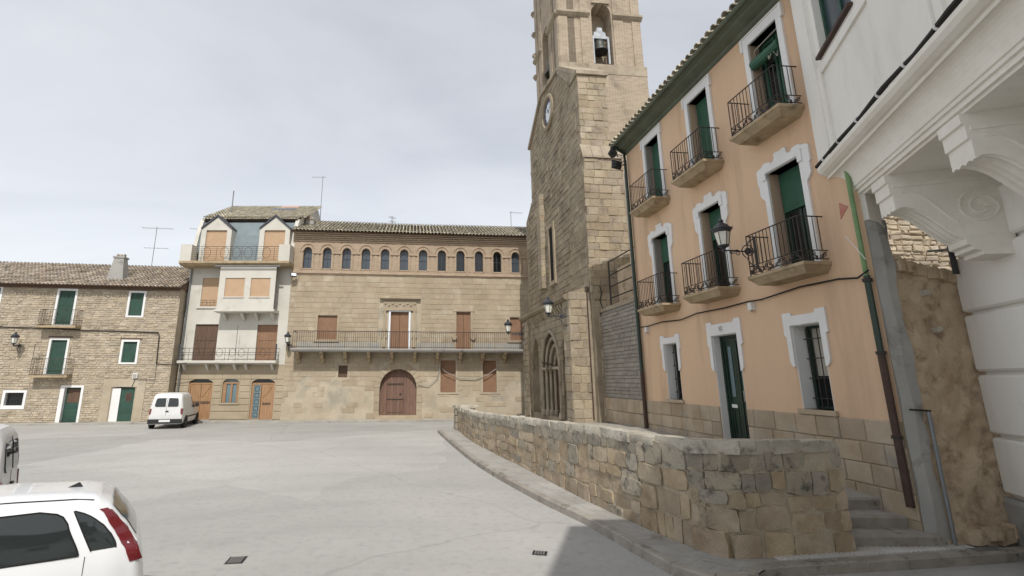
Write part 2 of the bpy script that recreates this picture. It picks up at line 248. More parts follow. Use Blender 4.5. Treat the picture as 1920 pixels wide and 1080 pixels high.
# ------------------------------------------------------------------ mesh helpers
class MB:
    def __init__(s): s.v = []; s.f = []
    def add(s, vs, fs):
        o = len(s.v); s.v += [tuple(p) for p in vs]; s.f += [tuple(i + o for i in f) for f in fs]; return s
    def box(s, x0, x1, y0, y1, z0, z1):
        return s.add([(x0, y0, z0), (x1, y0, z0), (x1, y1, z0), (x0, y1, z0), (x0, y0, z1), (x1, y0, z1), (x1, y1, z1), (x0, y1, z1)],
                     [(0, 3, 2, 1), (4, 5, 6, 7), (0, 1, 5, 4), (1, 2, 6, 5), (2, 3, 7, 6), (3, 0, 4, 7)])
    def block(s, x0, x1, z0, z1, y, yb, ch, j=0.0, r=rnd):
        # block on a facade: front face at y (towards -y), chamfered edges, open back at yb
        def q(a): return a + r.uniform(-j, j)
        c = min(ch, (x1 - x0) * .3, (z1 - z0) * .3)
        A = [(q(x0), yb, q(z0)), (q(x1), yb, q(z0)), (q(x1), yb, q(z1)), (q(x0), yb, q(z1))]
        M_ = [(p[0], y + c, p[2]) for p in A]
        cx, cz = (x0 + x1) / 2, (z0 + z1) / 2
        Fr = [(p[0] + (c if p[0] < cx else -c), y + r.uniform(-j, j) * .5, p[2] + (c if p[2] < cz else -c)) for p in A]
        return s.add(A + M_ + Fr, [(8, 9, 10, 11), (4, 5, 9, 8), (5, 6, 10, 9), (6, 7, 11, 10), (7, 4, 8, 11), (0, 1, 5, 4), (1, 2, 6, 5), (2, 3, 7, 6), (3, 0, 4, 7)])
    def prism(s, pts, a, b, ax='y'):
        # polygon pts extruded from a to b along ax; pts are (x,z) for 'y', (y,z) for 'x', (x,y) for 'z'
        n = len(pts)
        mk = {'y': lambda p, t: (p[0], t, p[1]), 'x': lambda p, t: (t, p[0], p[1]), 'z': lambda p, t: (p[0], p[1], t)}[ax]
        vs_ = [mk(p, a) for p in pts] + [mk(p, b) for p in pts]
        fs = [tuple(range(n)), tuple(range(2 * n - 1, n - 1, -1))] + [(i, (i + 1) % n, n + (i + 1) % n, n + i) for i in range(n)]
        return s.add(vs_, fs)
    def ring(s, x0, x1, z0, z1, w, y0, y1, wb=None):
        wb = w if wb is None else wb
        O = [(x0, z0), (x1, z0), (x1, z1), (x0, z1)]; I = [(x0 + w, z0 + wb), (x1 - w, z0 + wb), (x1 - w, z1 - w), (x0 + w, z1 - w)]
        vs_ = [(p[0], y, p[1]) for y in (y0, y1) for L in (O, I) for p in L]; fs = []
        for i in range(4):
            k = (i + 1) % 4
            fs += [(i, k, 4 + k, 4 + i), (8 + i, 12 + i, 12 + k, 8 + k), (i, 8 + i, 8 + k, k), (4 + i, 4 + k, 12 + k, 12 + i)]
        return s.add(vs_, fs)
    def tube(s, pts, r, n=6, cap=True):
        P = [Vector(p) for p in pts]; vs_ = []; fs = []; up0 = Vector((0.013, 0.021, 1)).normalized()
        for i, p in enumerate(P):
            t = (P[min(i + 1, len(P) - 1)] - P[max(i - 1, 0)]).normalized()
            up = up0 if abs(t.dot(up0)) < .98 else Vector((1, 0.02, 0))
            u = t.cross(up).normalized(); w = u.cross(t).normalized()
            rr = r[i] if isinstance(r, (list, tuple)) else r
            for k in range(n):
                a = 2 * math.pi * (k + .5) / n; vs_.append(p + u * math.cos(a) * rr + w * math.sin(a) * rr)
        for i in range(len(P) - 1):
            for k in range(n): fs.append((i * n + k, i * n + (k + 1) % n, (i + 1) * n + (k + 1) % n, (i + 1) * n + k))
        if cap: fs += [tuple(range(n)), tuple(range((len(P) - 1) * n, len(P) * n))]
        return s.add(vs_, fs)
    def lathe(s, prof, n=16, c=(0, 0, 0), ph=0.0):
        vs_ = []; fs = []
        for (r, z) in prof:
            for k in range(n):
                a = 2 * math.pi * k / n + ph; vs_.append((c[0] + r * math.cos(a), c[1] + r * math.sin(a), c[2] + z))
        for i in range(len(prof) - 1):
            for k in range(n): fs.append((i * n + k, i * n + (k + 1) % n, (i + 1) * n + (k + 1) % n, (i + 1) * n + k))
        fs += [tuple(range(n)), tuple(range((len(prof) - 1) * n, len(prof) * n))]
        return s.add(vs_, fs)
    def loft(s, rings, closed=True, caps=True):
        n = len(rings[0]); vs_ = [p for r_ in rings for p in r_]; fs = []
        for i in range(len(rings) - 1):
            for k in range(n if closed else n - 1): fs.append((i * n + k, i * n + (k + 1) % n, (i + 1) * n + (k + 1) % n, (i + 1) * n + k))
        if caps and closed: fs += [tuple(range(n)), tuple(range((len(rings) - 1) * n, len(rings) * n))]
        return s.add(vs_, fs)
    def zig(s, x0, x1, z0, z1, y, pitch, d, vert=False):
        # ridged sheet with thickness: slats (horizontal) or V-grooved boards (vertical)
        n = max(1, round(((x1 - x0) if vert else (z1 - z0)) / pitch)); prof = []
        a0, a1 = (x0, x1) if vert else (z0, z1); st = (a1 - a0) / n
        for i in range(n):
            if vert: prof += [(a0 + i * st, y + d), (a0 + (i + .12) * st, y), (a0 + (i + .88) * st, y)]
            else: prof += [(a0 + i * st, y), (a0 + (i + .85) * st, y + d * .3), (a0 + (i + .99) * st, y + d)]
        prof.append((a1, y + d)); prof += [(a1, y + d + .03), (a0, y + d + .03)]
        if vert: return s.prism(prof, z0, z1, 'z')
        vs_ = [(x0, p[1], p[0]) for p in prof] + [(x1, p[1], p[0]) for p in prof]; m = len(prof)
        return s.add(vs_, [tuple(range(m)), tuple(range(2 * m - 1, m - 1, -1))] + [(i, (i + 1) % m, m + (i + 1) % m, m + i) for i in range(m)])
    def mesh(s, name, m, smooth=False):
        me = bpy.data.meshes.new(name); me.from_pydata(s.v, [], s.f); me.update()
        if m: me.materials.append(MATS[m] if isinstance(m, str) else m)
        if smooth:
            me.polygons.foreach_set('use_smooth', [True] * len(me.polygons))
            try: me.set_sharp_from_angle(angle=R(38))
            except Exception: pass
        return me
    def obj(s, name, m, parent=None, smooth=False, kind=None, label=None):
        return put(name, s.mesh(name, m, smooth), parent, kind=kind, label=label)
def put(name, me, parent=None, loc=None, rot=None, scale=None, kind=None, label=None):
    o = bpy.data.objects.new(name, me); col.objects.link(o)
    if parent is not None: o.parent = parent
    if loc is not None: o.location = loc
    if rot is not None: o.rotation_euler = rot
    if scale is not None: o.scale = scale
    if kind: o['kind'] = kind
    if label: o['label'] = label
    return o
def thing(name, label, cat, loc=(0, 0, 0), rz=0.0, group=None):
    o = put(name, None, None, loc, (0, 0, rz)); o['label'] = label; o['category'] = cat
    if group: o['group'] = group
    return o
def tag(o, label, cat, group=None):
    o['label'] = label; o['category'] = cat
    if group: o['group'] = group
    return o
def copy_tree(o, parent=None):
    c = o.copy(); col.objects.link(c)
    if parent is not None: c.parent = parent
    for ch in list(o.children): copy_tree(ch, c)
    return c

def op(x0, x1, z0, z1, arch=0.0, depth=.3, point=False): return dict(x0=x0, x1=x1, z0=z0, z1=z1, arch=arch, depth=depth, point=point)
def arch_z(o, x):
    hw = (o['x1'] - o['x0']) / 2; t = min(1, abs(x - (o['x0'] + hw)) / hw)
    if o['point']:   # pointed arch of two circle arcs
        Rr = (hw * hw + o['arch'] ** 2) / (2 * hw); return o['z1'] + math.sqrt(max(0, Rr * Rr - (Rr - hw + t * hw) ** 2))
    return o['z1'] + o['arch'] * math.sqrt(max(0, 1 - t * t))
def wall(mb, x0, x1, z0, z1, ops, y=0.0, back=None, na=12):
    for o in ops: o['zt'] = o['z1'] + o['arch']
    xs = sorted({x0, x1} | {v for o in ops for v in (o['x0'], o['x1']) if x0 < v < x1}); zs = sorted({z0, z1} | {v for o in ops for v in (o['z0'], o['zt']) if z0 < v < z1})
    for i in range(len(xs) - 1):
        for k in range(len(zs) - 1):
            cx, cz = (xs[i] + xs[i + 1]) / 2, (zs[k] + zs[k + 1]) / 2
            if any(o['x0'] < cx < o['x1'] and o['z0'] < cz < o['zt'] for o in ops): continue
            mb.add([(xs[i], y, zs[k]), (xs[i + 1], y, zs[k]), (xs[i + 1], y, zs[k + 1]), (xs[i], y, zs[k + 1])], [(0, 1, 2, 3)])
    for o in ops:
        a, b, c, d, D = o['x0'], o['x1'], o['z0'], o['z1'], y + o['depth']
        mb.add([(a, y, c), (a, D, c), (a, D, d), (a, y, d)], [(0, 1, 2, 3)]); mb.add([(b, y, c), (b, D, c), (b, D, d), (b, y, d)], [(3, 2, 1, 0)])
        mb.add([(a, y, c), (b, y, c), (b, D, c), (a, D, c)], [(0, 1, 2, 3)])
        if o['arch']:
            X = [(a + b) / 2 - (b - a) / 2 * math.cos(math.pi * i / na) for i in range(na + 1)]
            for i in range(na):
                p, q = X[i], X[i + 1]; zp, zq = arch_z(o, p), arch_z(o, q)
                mb.add([(p, y, zp), (q, y, zq), (q, y, o['zt']), (p, y, o['zt'])], [(0, 1, 2, 3)]); mb.add([(p, y, zp), (q, y, zq), (q, D, zq), (p, D, zp)], [(0, 3, 2, 1)])
        else: mb.add([(a, y, d), (b, y, d), (b, D, d), (a, D, d)], [(3, 2, 1, 0)])
    if back:   # side, back and top faces that close the body
        mb.add([(x0, y, z0), (x0, back, z0), (x0, back, z1), (x0, y, z1)], [(0, 1, 2, 3)]); mb.add([(x1, y, z0), (x1, back, z0), (x1, back, z1), (x1, y, z1)], [(3, 2, 1, 0)])
        mb.add([(x0, back, z0), (x1, back, z0), (x1, back, z1), (x0, back, z1)], [(3, 2, 1, 0)]); mb.add([(x0, y, z1), (x1, y, z1), (x1, back, z1), (x0, back, z1)], [(0, 1, 2, 3)])
    return mb
def arch_panel(mb, o, y, t=.05, na=12, inset=0.0):
    a, b = o['x0'] + inset, o['x1'] - inset
    X = [(a + b) / 2 - (b - a) / 2 * math.cos(math.pi * i / na) for i in range(na + 1)]
    return mb.prism([(a, o['z0']), (b, o['z0'])] + [(x, arch_z(o, x)) for x in reversed(X)], y, y + t)
def arch_band(mb, xc, zs, r0, r1, rise0, rise1, y0, y1, na=14):
    rings = []
    for i in range(na + 1):
        a = math.pi * i / na; c, s_ = -math.cos(a), math.sin(a)
        rings.append([(xc + r0 * c, y0, zs + rise0 * s_), (xc + r1 * c, y0, zs + rise1 * s_), (xc + r1 * c, y1, zs + rise1 * s_), (xc + r0 * c, y1, zs + rise0 * s_)])
    return mb.loft(rings)
def cut(rects, o, m=.0):
    a, b, c, d = o['x0'] - m, o['x1'] + m, o['z0'] - m, o['z1'] + o['arch'] + m; res = []
    for (x0, x1, z0, z1) in rects:
        if x1 <= a or x0 >= b or z1 <= c or z0 >= d: res.append((x0, x1, z0, z1)); continue
        if x0 < a: res.append((x0, a, z0, z1))
        if x1 > b: res.append((b, x1, z0, z1))
        xa, xb = max(x0, a), min(x1, b)
        if z0 < c: res.append((xa, xb, z0, c))
        if z1 > d: res.append((xa, xb, d, z1))
    return res
def courses(x0, x1, z0, z1, hmin, hmax, wmin, wmax, ops=(), gap=.012, r=rnd, inside=None, minw=.05, m=0.0):
    z = z0; out_ = []
    while z < z1 - .02:
        h = r.uniform(hmin, hmax); zt = z + h
        if z1 - zt < hmin * .6: zt = z1
        x = x0 - r.uniform(0, wmax)
        while x < x1:
            w = r.uniform(wmin, wmax); a, b = max(x, x0), min(x + w, x1)
            if b - a > minw: out_.append((a, b, z, zt))
            x += w
        z = zt
    for o in ops: out_ = cut(out_, o, m)
    g = gap / 2
    return [(a + g, b - g, c + g, d - g) for a, b, c, d in out_ if b - a > minw + gap and d - c > .03 + gap and (inside is None or inside((a + b) / 2, (c + d) / 2))]
BAR = {}
def bar_mesh(h, r, m, n=5):
    k = (round(h, 3), r, m)
    if k not in BAR: BAR[k] = MB().tube([(0, 0, 0), (0, 0, h)], r, n).mesh('baluster', m)
    return BAR[k]
def railing(parent, x0, x1, yo, z0, z1, pitch, r, m, yw=0.0, rail=.015, mid=None):
    p = MB().tube([(x0, yw, z1), (x0, yo, z1), (x1, yo, z1), (x1, yw, z1)], rail, 5).obj('top_rail', m, parent)
    MB().tube([(x0, yw, z0 + .06), (x0, yo, z0 + .06), (x1, yo, z0 + .06), (x1, yw, z0 + .06)], rail * .8, 5).obj('bottom_rail', m, parent)
    if mid: MB().tube([(x0, yw, mid), (x0, yo, mid), (x1, yo, mid), (x1, yw, mid)], rail * .8, 5).obj('middle_rail', m, parent)
    n = max(2, round((x1 - x0) / pitch)); zb = mid or z0
    me = bar_mesh(z1 - zb, r, m); post = bar_mesh(z1 - z0, r * 1.5, m)
    for i in range(n + 1): put('baluster', post if i in (0, n) else me, parent, (x0 + (x1 - x0) * i / n, yo, z0 if i in (0, n) else zb))
    k = max(1, round(abs(yo - yw) / pitch))
    for i in range(1, k):
        for x in (x0, x1): put('baluster', me, parent, (x, yo + (yw - yo) * i / k, zb))
    return p
def tile_field(name, m, parent, x0, x1, y0, z0, y1, z1, pitch=.22, tl=.42, kind='stuff', clip=None, jit=.012, r=rnd):
    # barrel tiles on a slope that rises from (y0,z0) to (y1,z1): covers over channels
    mb = MB(); L = math.hypot(y1 - y0, z1 - z0); ty, tz = (y1 - y0) / L, (z1 - z0) / L; ny, nz = -tz, ty
    if nz < 0: ny, nz = -ny, -nz
    n = int((x1 - x0) / pitch); rows = int(L / (tl * .8)) + 1; rad = pitch * .36
    for i in range(n):
        xc = x0 + (i + .5) * pitch
        for k in range(rows):
            s0 = k * tl * .8; s1 = min(s0 + tl, L)
            if s1 - s0 < .06 or (clip and xc > clip(y0 + ty * s1)): continue
            dx = r.uniform(-jit, jit); dh = r.uniform(0, jit)
            for kind_ in (0, 1):
                vs_ = []
                for (s_, rr, hh) in ((s0, rad * 1.1, .035), (s1, rad * .88, .0)):
                    for q in range(6):
                        a = math.pi * q / 5
                        if kind_ == 0: dxx, h = -rr * math.cos(a), rr * math.sin(a) * .85 + hh + dh + .02
                        else: dxx, h = pitch / 2 - rr * math.cos(a), -rr * math.sin(a) * .5 + .045 + hh * .3
                        vs_.append((xc + dx + dxx, y0 + ty * s_ + ny * h, z0 + tz * s_ + nz * h))
                mb.add(vs_, [(q, q + 1, q + 7, q + 6) for q in range(5)])
    return mb.obj(name, m, parent, kind=kind)
def eave_tiles(m, parent, x0, x1, y0, z0, pitch, slope, tl=.45, r=rnd):
    rad = pitch * .38; mb = MB(); ty, tz = math.cos(slope), math.sin(slope); vs_ = []
    for (s_, rr) in ((0, rad * 1.1), (tl, rad * .88)):
        for t_ in (0, .018):
            for q in range(7):
                a = math.pi * q / 6; h = (rr - t_) * math.sin(a) * .9
                vs_.append((-(rr - t_) * math.cos(a), ty * s_ - tz * h, tz * s_ + ty * h))
    fs = [(q, q + 1, q + 15, q + 14) for q in range(6)] + [(q, q + 1, q + 8, q + 7) for q in range(6)] + [(q + 7, q + 8, q + 22, q + 21) for q in range(6)]
    me = mb.add(vs_, fs).mesh('roof_tile', m)
    n = int((x1 - x0) / pitch)
    for i in range(n): put('roof_tile', me, parent, (x0 + (i + .5) * pitch + r.uniform(-.01, .01), y0 + r.uniform(-.02, .02), z0 + .02), (r.uniform(-.03, .03), 0, r.uniform(-.04, .04)))

# ------------------------------------------------------------------ ground, kerbs, pavements
g = MB().add([(-900, -900, 0), (900, -900, 0), (900, 900, 0), (-900, 900, 0)], [(0, 1, 2, 3)]).obj('ground', 'plaza', kind='structure')

def catmull(P, n):
    P = [Vector(p) for p in P]; Q = [P[0] * 2 - P[1]] + P + [P[-1] * 2 - P[-2]]; out_ = []
    for i in range(1, len(Q) - 2):
        for k in range(n):
            t = k / n; a, b, c, d = Q[i - 1:i + 3]
            out_.append(.5 * ((2 * b) + (c - a) * t + (2 * a - 5 * b + 4 * c - d) * t * t + (3 * b - a - 3 * c + d) * t ** 3))
    out_.append(P[-1]); return out_
class Path:
    def __init__(s, P):
        s.P = P; s.L = [0]
        for a, b in zip(P, P[1:]): s.L.append(s.L[-1] + (b - a).length)
        s.len = s.L[-1]
    def at(s, d):
        d = max(0, min(s.len - 1e-6, d)); i = 0
        lo, hi = 0, len(s.L) - 1
        while hi - lo > 1:
            m_ = (lo + hi) // 2
            if s.L[m_] <= d: lo = m_
            else: hi = m_
        t = (d - s.L[lo]) / max(1e-9, s.L[lo + 1] - s.L[lo]); p = s.P[lo].lerp(s.P[lo + 1], t)
        tg = (s.P[lo + 1] - s.P[lo]).normalized(); return p, tg
KP = [(-1.15, 25.6, 0), (-.31, 20.3, 0), (.54, 15.6, 0), (1.55, 11.7, 0), (2.21, 9.66, 0), (2.58, 8.1, 0), (2.82, 7.25, 0), (3.2, 6.85, 0), (3.65, 6.95, 0), (4.1, 7.24, 0), (6.13, 7.56, 0), (8.7, 7.98, 0)]
WP = [(-.14, 25.7, 0), (.52, 20.5, 0), (1.75, 14.8, 0), (2.5, 11.1, 0), (2.97, 9.25, 0), (3.3, 8.2, 0), (3.56, 7.76, 0), (3.84, 7.56, 0), (4.2, 7.6, 0), (4.64, 7.66, 0), (6.3, 7.98, 0), (8.7, 8.42, 0)]
K = catmull(KP, 8); W_ = catmull(WP, 8)
mb = MB(); n = len(K)
for i in range(n): mb.v += [(K[i].x, K[i].y, .118), (W_[i].x + .25, W_[i].y + .12, .118), (K[i].x, K[i].y, -.05)]
for i in range(n - 1): mb.f += [(3 * i, 3 * i + 3, 3 * i + 4, 3 * i + 1), (3 * i, 3 * i + 2, 3 * i + 5, 3 * i + 3)]
sidewalk = mb.obj('sidewalk', 'pavement', kind='structure')
# paving slabs along the wall, laid in two strips
for i in range(8, 72, 2):
    step = 2
    if K[i].y > 17 or i + step >= n: continue
    for (f0, f1) in ((.13, .55), (.55, .98)):
        j = i; q = []
        for idx, f in ((j, f0), (j + step, f0), (j + step, f1), (j, f1)):
            p = K[idx].lerp(W_[idx], f); q.append(p)
        c = sum(q, Vector()) / 4; q = [c + (p - c) * .985 for p in q]
        z = .13 + rnd.uniform(-.002, .002)
        MB().add([(p.x, p.y, .10) for p in q] + [(p.x, p.y, z) for p in q], [(4, 5, 6, 7), (0, 1, 5, 4), (1, 2, 6, 5), (2, 3, 7, 6), (3, 0, 4, 7)]).obj('paving_slab', 'pavement', sidewalk)
kp = Path(K); d = 0.0
while d < kp.len - .2:
    L = rnd.uniform(.75, 1.1) if d < 15 else .62
    e_ = min(d + L, kp.len - .01); m = 4; top = []; 
    rings = []
    for i in range(m + 1):
        p, t = kp.at(d + .006 + (e_ - d - .012) * i / m); nrm = Vector((-t.y, t.x, 0))
        rings.append([(p.x - nrm.x * .01, p.y - nrm.y * .01, -.05), (p.x, p.y, .11), (p.x + nrm.x * .025, p.y + nrm.y * .025, .135), (p.x + nrm.x * .15, p.y + nrm.y * .15, .137), (p.x + nrm.x * .15, p.y + nrm.y * .15, -.05)])
    MB().loft(rings).obj('kerb_stone', 'kerb', sidewalk)
    d = e_
# ribbed tactile tiles in front of the steps
tp_ = []
for i in range(5): tp_ += [(i * .078, .012), (i * .078 + .006, .0), (i * .078 + .048, .0), (i * .078 + .054, .012)]
tac = MB().prism(tp_ + [(.39, .012), (.39, .04), (0, .04)], 0, .30, 'z').mesh('tactile_tile', 'tactile')
ta0, ta1 = Vector((4.3, 7.47, .131)), Vector((7.35, 7.97, .131)); dr = (ta1 - ta0).normalized(); ang = math.atan2(dr.y, dr.x)
for i in range(8):
    for k in range(1):
        p = ta0 + dr * (i * .4)
        put('tactile_tile', tac, sidewalk, (p.x, p.y, p.z + .014), (R(-90), 0, ang))
# far pavement along the row of houses, with its kerb
FK = [(-34, 27.75), (-25.5, 29.05), (-17.2, 30.35), (-16.2, 30.75), (-10.0, 31.0), (-.5, 32.1), (6, 32.8)]
mb = MB()
for (x, y) in FK: mb.v += [(x, y, -.05), (x, y, .1), (x + .02, y + .03, .12), (x, y + 3.5, .12)]
for i in range(len(FK) - 1):
    for k in range(3): mb.f.append((4 * i + k, 4 * i + 4 + k, 4 * i + 5 + k, 4 * i + 1 + k))
far_walk = mb.obj('far_sidewalk', 'pavement', kind='structure')
# drains set in the ground
def grate(name, label, x, y, z, w, h, rz, m='drain'):
    t = thing(name, label, 'drain cover', (x, y, z), rz)
    MB().ring(-w / 2, w / 2, -h / 2, h / 2, .03, 0, -.012).obj('frame', m, t).rotation_euler = (R(90), 0, 0)
    nb = max(3, int(w / .05))
    for i in range(nb):
        xx = -w / 2 + .03 + (w - .06) * (i + .5) / nb
        MB().box(xx - .014, xx + .014, -h / 2 + .03, h / 2 - .03, 0, .008).obj('bar', m, t)
    MB().box(-w / 2 + .01, w / 2 - .01, -h / 2 + .01, h / 2 - .01, -.002, .002).obj('pit', 'inside_dark', t)
grate('drain_grate', 'dark square drain grate in the plaza left of the centre', -3.2, 7.9, .005, .25, .3, R(8))
grate('drain_grate', 'small dark drain grate in the plaza beside the kerb', 1.16, 8.2, .005, .22, .2, R(-14))
def lid(label, x, y, w, h, rz, m):
    t = thing('manhole_cover', label, 'cover', (x, y, .134), rz)
    MB().ring(-w / 2, w / 2, -h / 2, h / 2, .025, 0, -.008).obj('frame', 'pavement', t).rotation_euler = (R(90), 0, 0)
    MB().box(-w / 2 + .027, w / 2 - .027, -h / 2 + .027, h / 2 - .027, 0, .005).obj('plate', m, t)
lid('small brownish cover set in the pavement beside the low wall', 3.02, 8.5, .2, .24, R(-25), 'step_stone')
lid('dark rectangular cover in the pavement before the rough wall', 7.5, 7.96, .46, .27, R(10), 'drain')

# ------------------------------------------------------------------ terrace, steps and low wall
lw = Path(catmull([Vector(p) for p in [(-.18, 25.6, 0), (.52, 20.47, 0), (1.89, 14.06, 0), (2.53, 10.95, 0), (2.99, 9.16, 0), (3.33, 8.1, 0)]], 10) +
          catmull([Vector(p) for p in [(3.36, 8.03, 0), (3.56, 7.7, 0), (3.88, 7.56, 0)]], 6)[1:] + [Vector((4.6, 7.66, 0)), Vector((5.55, 7.83, 0))])
def lw_top(y, x): 
    pts = [(7.4, 1.60), (9.2, 1.56), (11, 1.54), (14, 1.43), (20.5, 1.22), (26, 1.16)]
    for (a, za), (b, zb) in zip(pts, pts[1:]):
        if y <= b: return za + (zb - za) * max(0, (y - a)) / (b - a)
    return 1.16
tz = [(8.9, .62), (10, .74), (12, .92), (14, 1.0), (18, 1.0), (22, .8), (25, .42), (26.5, .16), (28.5, .12), (33, .12)]
mb = MB()
def lwx(y):
    best = min(lw.P, key=lambda p: abs(p.y - y)); return best.x
for (y, z) in tz:
    xl = lwx(y) + .2 if y < 25.6 else (-.0 if y < 27 else 1.0)
    if y < 9: xl = 5.3
    for x in (xl, xl + (9.5 - xl) * .33, xl + (9.5 - xl) * .66, 9.5): mb.v.append((x, y, z))
for i in range(len(tz) - 1):
    for k in range(3): mb.f.append((4 * i + k, 4 * i + k + 1, 4 * i + k + 5, 4 * i + k + 4))
mb.obj('terrace', 'terrace', kind='structure')
st = thing('stone_steps', 'three worn stone steps between the low wall and the house corner', 'steps', (6.25, 8.0, .12))
for i, (y0, y1, z, x0, x1) in enumerate(((0.02, 1.0, .29, -.72, .75), (.40, 1.3, .455, -.72, .74), (.82, 1.6, .62, -.72, .9))):
    c = .025
    MB().prism([(y0, 0), (y0, z - .12 - c), (y0 + c, z - .12), (y1, z - .12), (y1, 0)], x0, x1, 'x').obj('step', 'step_stone', st)

low = thing('low_wall', 'low curved rubble stone wall with pale worn top around the terrace', 'wall', (0, 0, 0))
T = .46
rings = []; N = 90
for i in range(N + 1):
    p, t = lw.at(lw.len * i / N); p2, t2 = lw.at(min(lw.len, lw.len * (i + .6) / N)); nr = Vector((-t2.y, t2.x, 0)); z = lw_top(p.y, p.x)
    T_ = T
    rings.append([tuple(p + nr * a) [:2] + (zz_,) for a, zz_ in ((.016, .05), (.016, z - .10), (.05, z - .06), (T_ - .04, z - .02), (T_, z - .12), (T_, .05))])
MB().loft(rings).obj('core', 'low_wall_mortar', low, smooth=False)
def stone_proto(seed, flat=1.0):
    r = random.Random(seed); b = bpy.data.meshes.new('stone'); V = []; idx = {}; Fc = []
    def vid(i, j, k):
        if (i, j, k) in idx: return idx[(i, j, k)]
        p = Vector((i - 1, j - 1, k - 1)); q = Vector(p)
        ln = (abs(p.x) ** 7 + abs(p.y) ** 7 + abs(p.z) ** 7) ** (1 / 7)
        nn = sum(1 for a in p if abs(a) > .5)
        if nn >= 2: q = p * (.985 if nn == 2 else .93)
        q += Vector((r.uniform(-.075, .075), r.uniform(-.06, .06), r.uniform(-.10, .10)))
        idx[(i, j, k)] = len(V); V.append(tuple(q * .5)); return idx[(i, j, k)]
    for ax in range(3):
        for sd in (0, 2):
            for a in range(2):
                for c in range(2):
                    L = []
                    for (u, w) in ((a, c), (a + 1, c), (a + 1, c + 1), (a, c + 1)):
                        co = [u, w]; co.insert(ax, sd); L.append(vid(*co))
                    Fc.append(L if sd else L[::-1])
    b.from_pydata(V, [], Fc); b.update(); return b
def protos(m, n, s0):
    L = []
    for i in range(n):
        me = stone_proto(s0 + i); me.materials.append(MATS[m]); me.polygons.foreach_set('use_smooth', [True] * len(me.polygons)); me.set_sharp_from_angle(angle=R(50)); L.append(me)
    return L
PS, PD = protos('low_wall_stone', 7, 10), protos('low_wall_dark', 6, 40)
PC = protos('low_wall_cap', 5, 70)
hole_s = None
seg = 0.0; hole_y = 9.35
while seg < lw.len - .05:
    p0_, _ = lw.at(seg); far = p0_.y > 15
    sl2 = rnd.uniform(1.1, 2.0) * (2.2 if far else 1.0); se = min(seg + sl2, lw.len)
    if lw.len - se < .5: se = lw.len
    nC = rnd.choice((4, 5, 5, 6)); hs = [rnd.uniform(.7, 1.35) for _ in range(nC)]; tot = sum(hs)
    zf = 0.0
    for c in range(nC):
        f0, f1 = zf / tot, (zf + hs[c]) / tot; zf += hs[c]; d = seg
        while d < se - .05:
            L = rnd.choice((.2, .27, .34, .42, .5, .58)) * rnd.uniform(.85, 1.15) * (1.5 if far else 1.0)
            if d + L > se - .16: L = se - d
            pm, tm = lw.at(d + L / 2); zt = lw_top(pm.y, pm.x) - .07; H_ = zt - .09
            zc = .09 + H_ * (f0 + f1) / 2 + rnd.uniform(-.02, .02); hh = H_ * (f1 - f0) * rnd.uniform(.86, 1.0)
            nr = Vector((-tm.y, tm.x, 0)); dark = f1 > .93 or (f1 > .75 and rnd.random() < .35) or rnd.random() < .05
            if not (abs(pm.y - hole_y) < .12 and .3 < (f0 + f1) / 2 < .55 and pm.x < 3.2):
                dep = .16; q = pm + nr * (dep / 2 + .010 - rnd.uniform(0, .032))
                put('stone', rnd.choice(PD if dark else PS), low, (q.x, q.y, zc), (rnd.uniform(-.03, .03), rnd.uniform(-.07, .07), math.atan2(tm.y, tm.x)), (L * .955, dep, hh))
            d += L
    seg = se
MB().box(-.07, .07, -.02, .02, -.1, .1).obj('drain_hole', 'inside_dark', low)
p, t = lw.at(0)
best = min(range(len(lw.P)), key=lambda i: abs(lw.P[i].y - 9.35)); pm = lw.P[best]
low.children[-1].location = (pm.x + .04, pm.y, .72); low.children[-1].rotation_euler = (0, 0, R(-73))
d = 0.0
while d < lw.len - .1:
    L = rnd.uniform(.4, .8); L = min(L, lw.len - d)
    pm, tm = lw.at(d + L / 2); nr = Vector((-tm.y, tm.x, 0)); z = lw_top(pm.y, pm.x); q = pm + nr * (T / 2 + rnd.uniform(-.015, .01))
    put('cap_stone', rnd.choice(PC), low, (q.x, q.y, z - .055), (rnd.uniform(-.05, .05) - .04, rnd.uniform(-.04, .04), math.atan2(tm.y, tm.x) + rnd.uniform(-.05, .05)), (L * 1.05, T * rnd.uniform(.98, 1.1), .17 + rnd.uniform(-.035, .03)))
    d += L
# end of the return beside the steps
for k in range(5):
    put('stone', PD[k % 6] if k == 4 else PS[k % 7], low, (5.5, 8.02, .24 + k * .29), (0, 0, R(80)), (.42, .2, .27))
# block at the far end of the wall
for k in range(3):
    for j in range(2): put('stone', rnd.choice(PD), low, (-.1 + j * .5, 25.85 + j * .12, .3 + k * .34), (0, 0, R(14)), (.5, .5, .32))
put('cap_stone', PC[0], low, (.2, 25.9, 1.2), (0, 0, R(14)), (1.15, .62, .16))

# ------------------------------------------------------------------ pieces of facades
def surround(parent, x0, x1, z0, z1, w, proud, depth, m='white_trim', wb=None, name='frame'):
    return MB().ring(x0, x1, z0, z1, w, -proud, depth, wb).obj(name, m, parent)
def slat_shutter(parent, x0, x1, z0, z1, y, m, pitch=.055, d=.012, name='shutter'):
    return MB().zig(x0, x1, z0, z1, y, pitch, d).obj(name, m, parent)
def board_door(parent, x0, x1, z0, z1, y, m, pitch=.12, name='door'):
    return MB().zig(x0, x1, z0, z1, y, pitch, .012, True).obj(name, m, parent)
def spiral(cx, cz, r0, r1, turns, y, n=26, ph=0.0, sgn=1):
    return [(cx + (r0 + (r1 - r0) * i / n) * math.cos(ph + sgn * 2 * math.pi * turns * i / n), y, cz + (r0 + (r1 - r0) * i / n) * math.sin(ph + sgn * 2 * math.pi * turns * i / n)) for i in range(n + 1)]

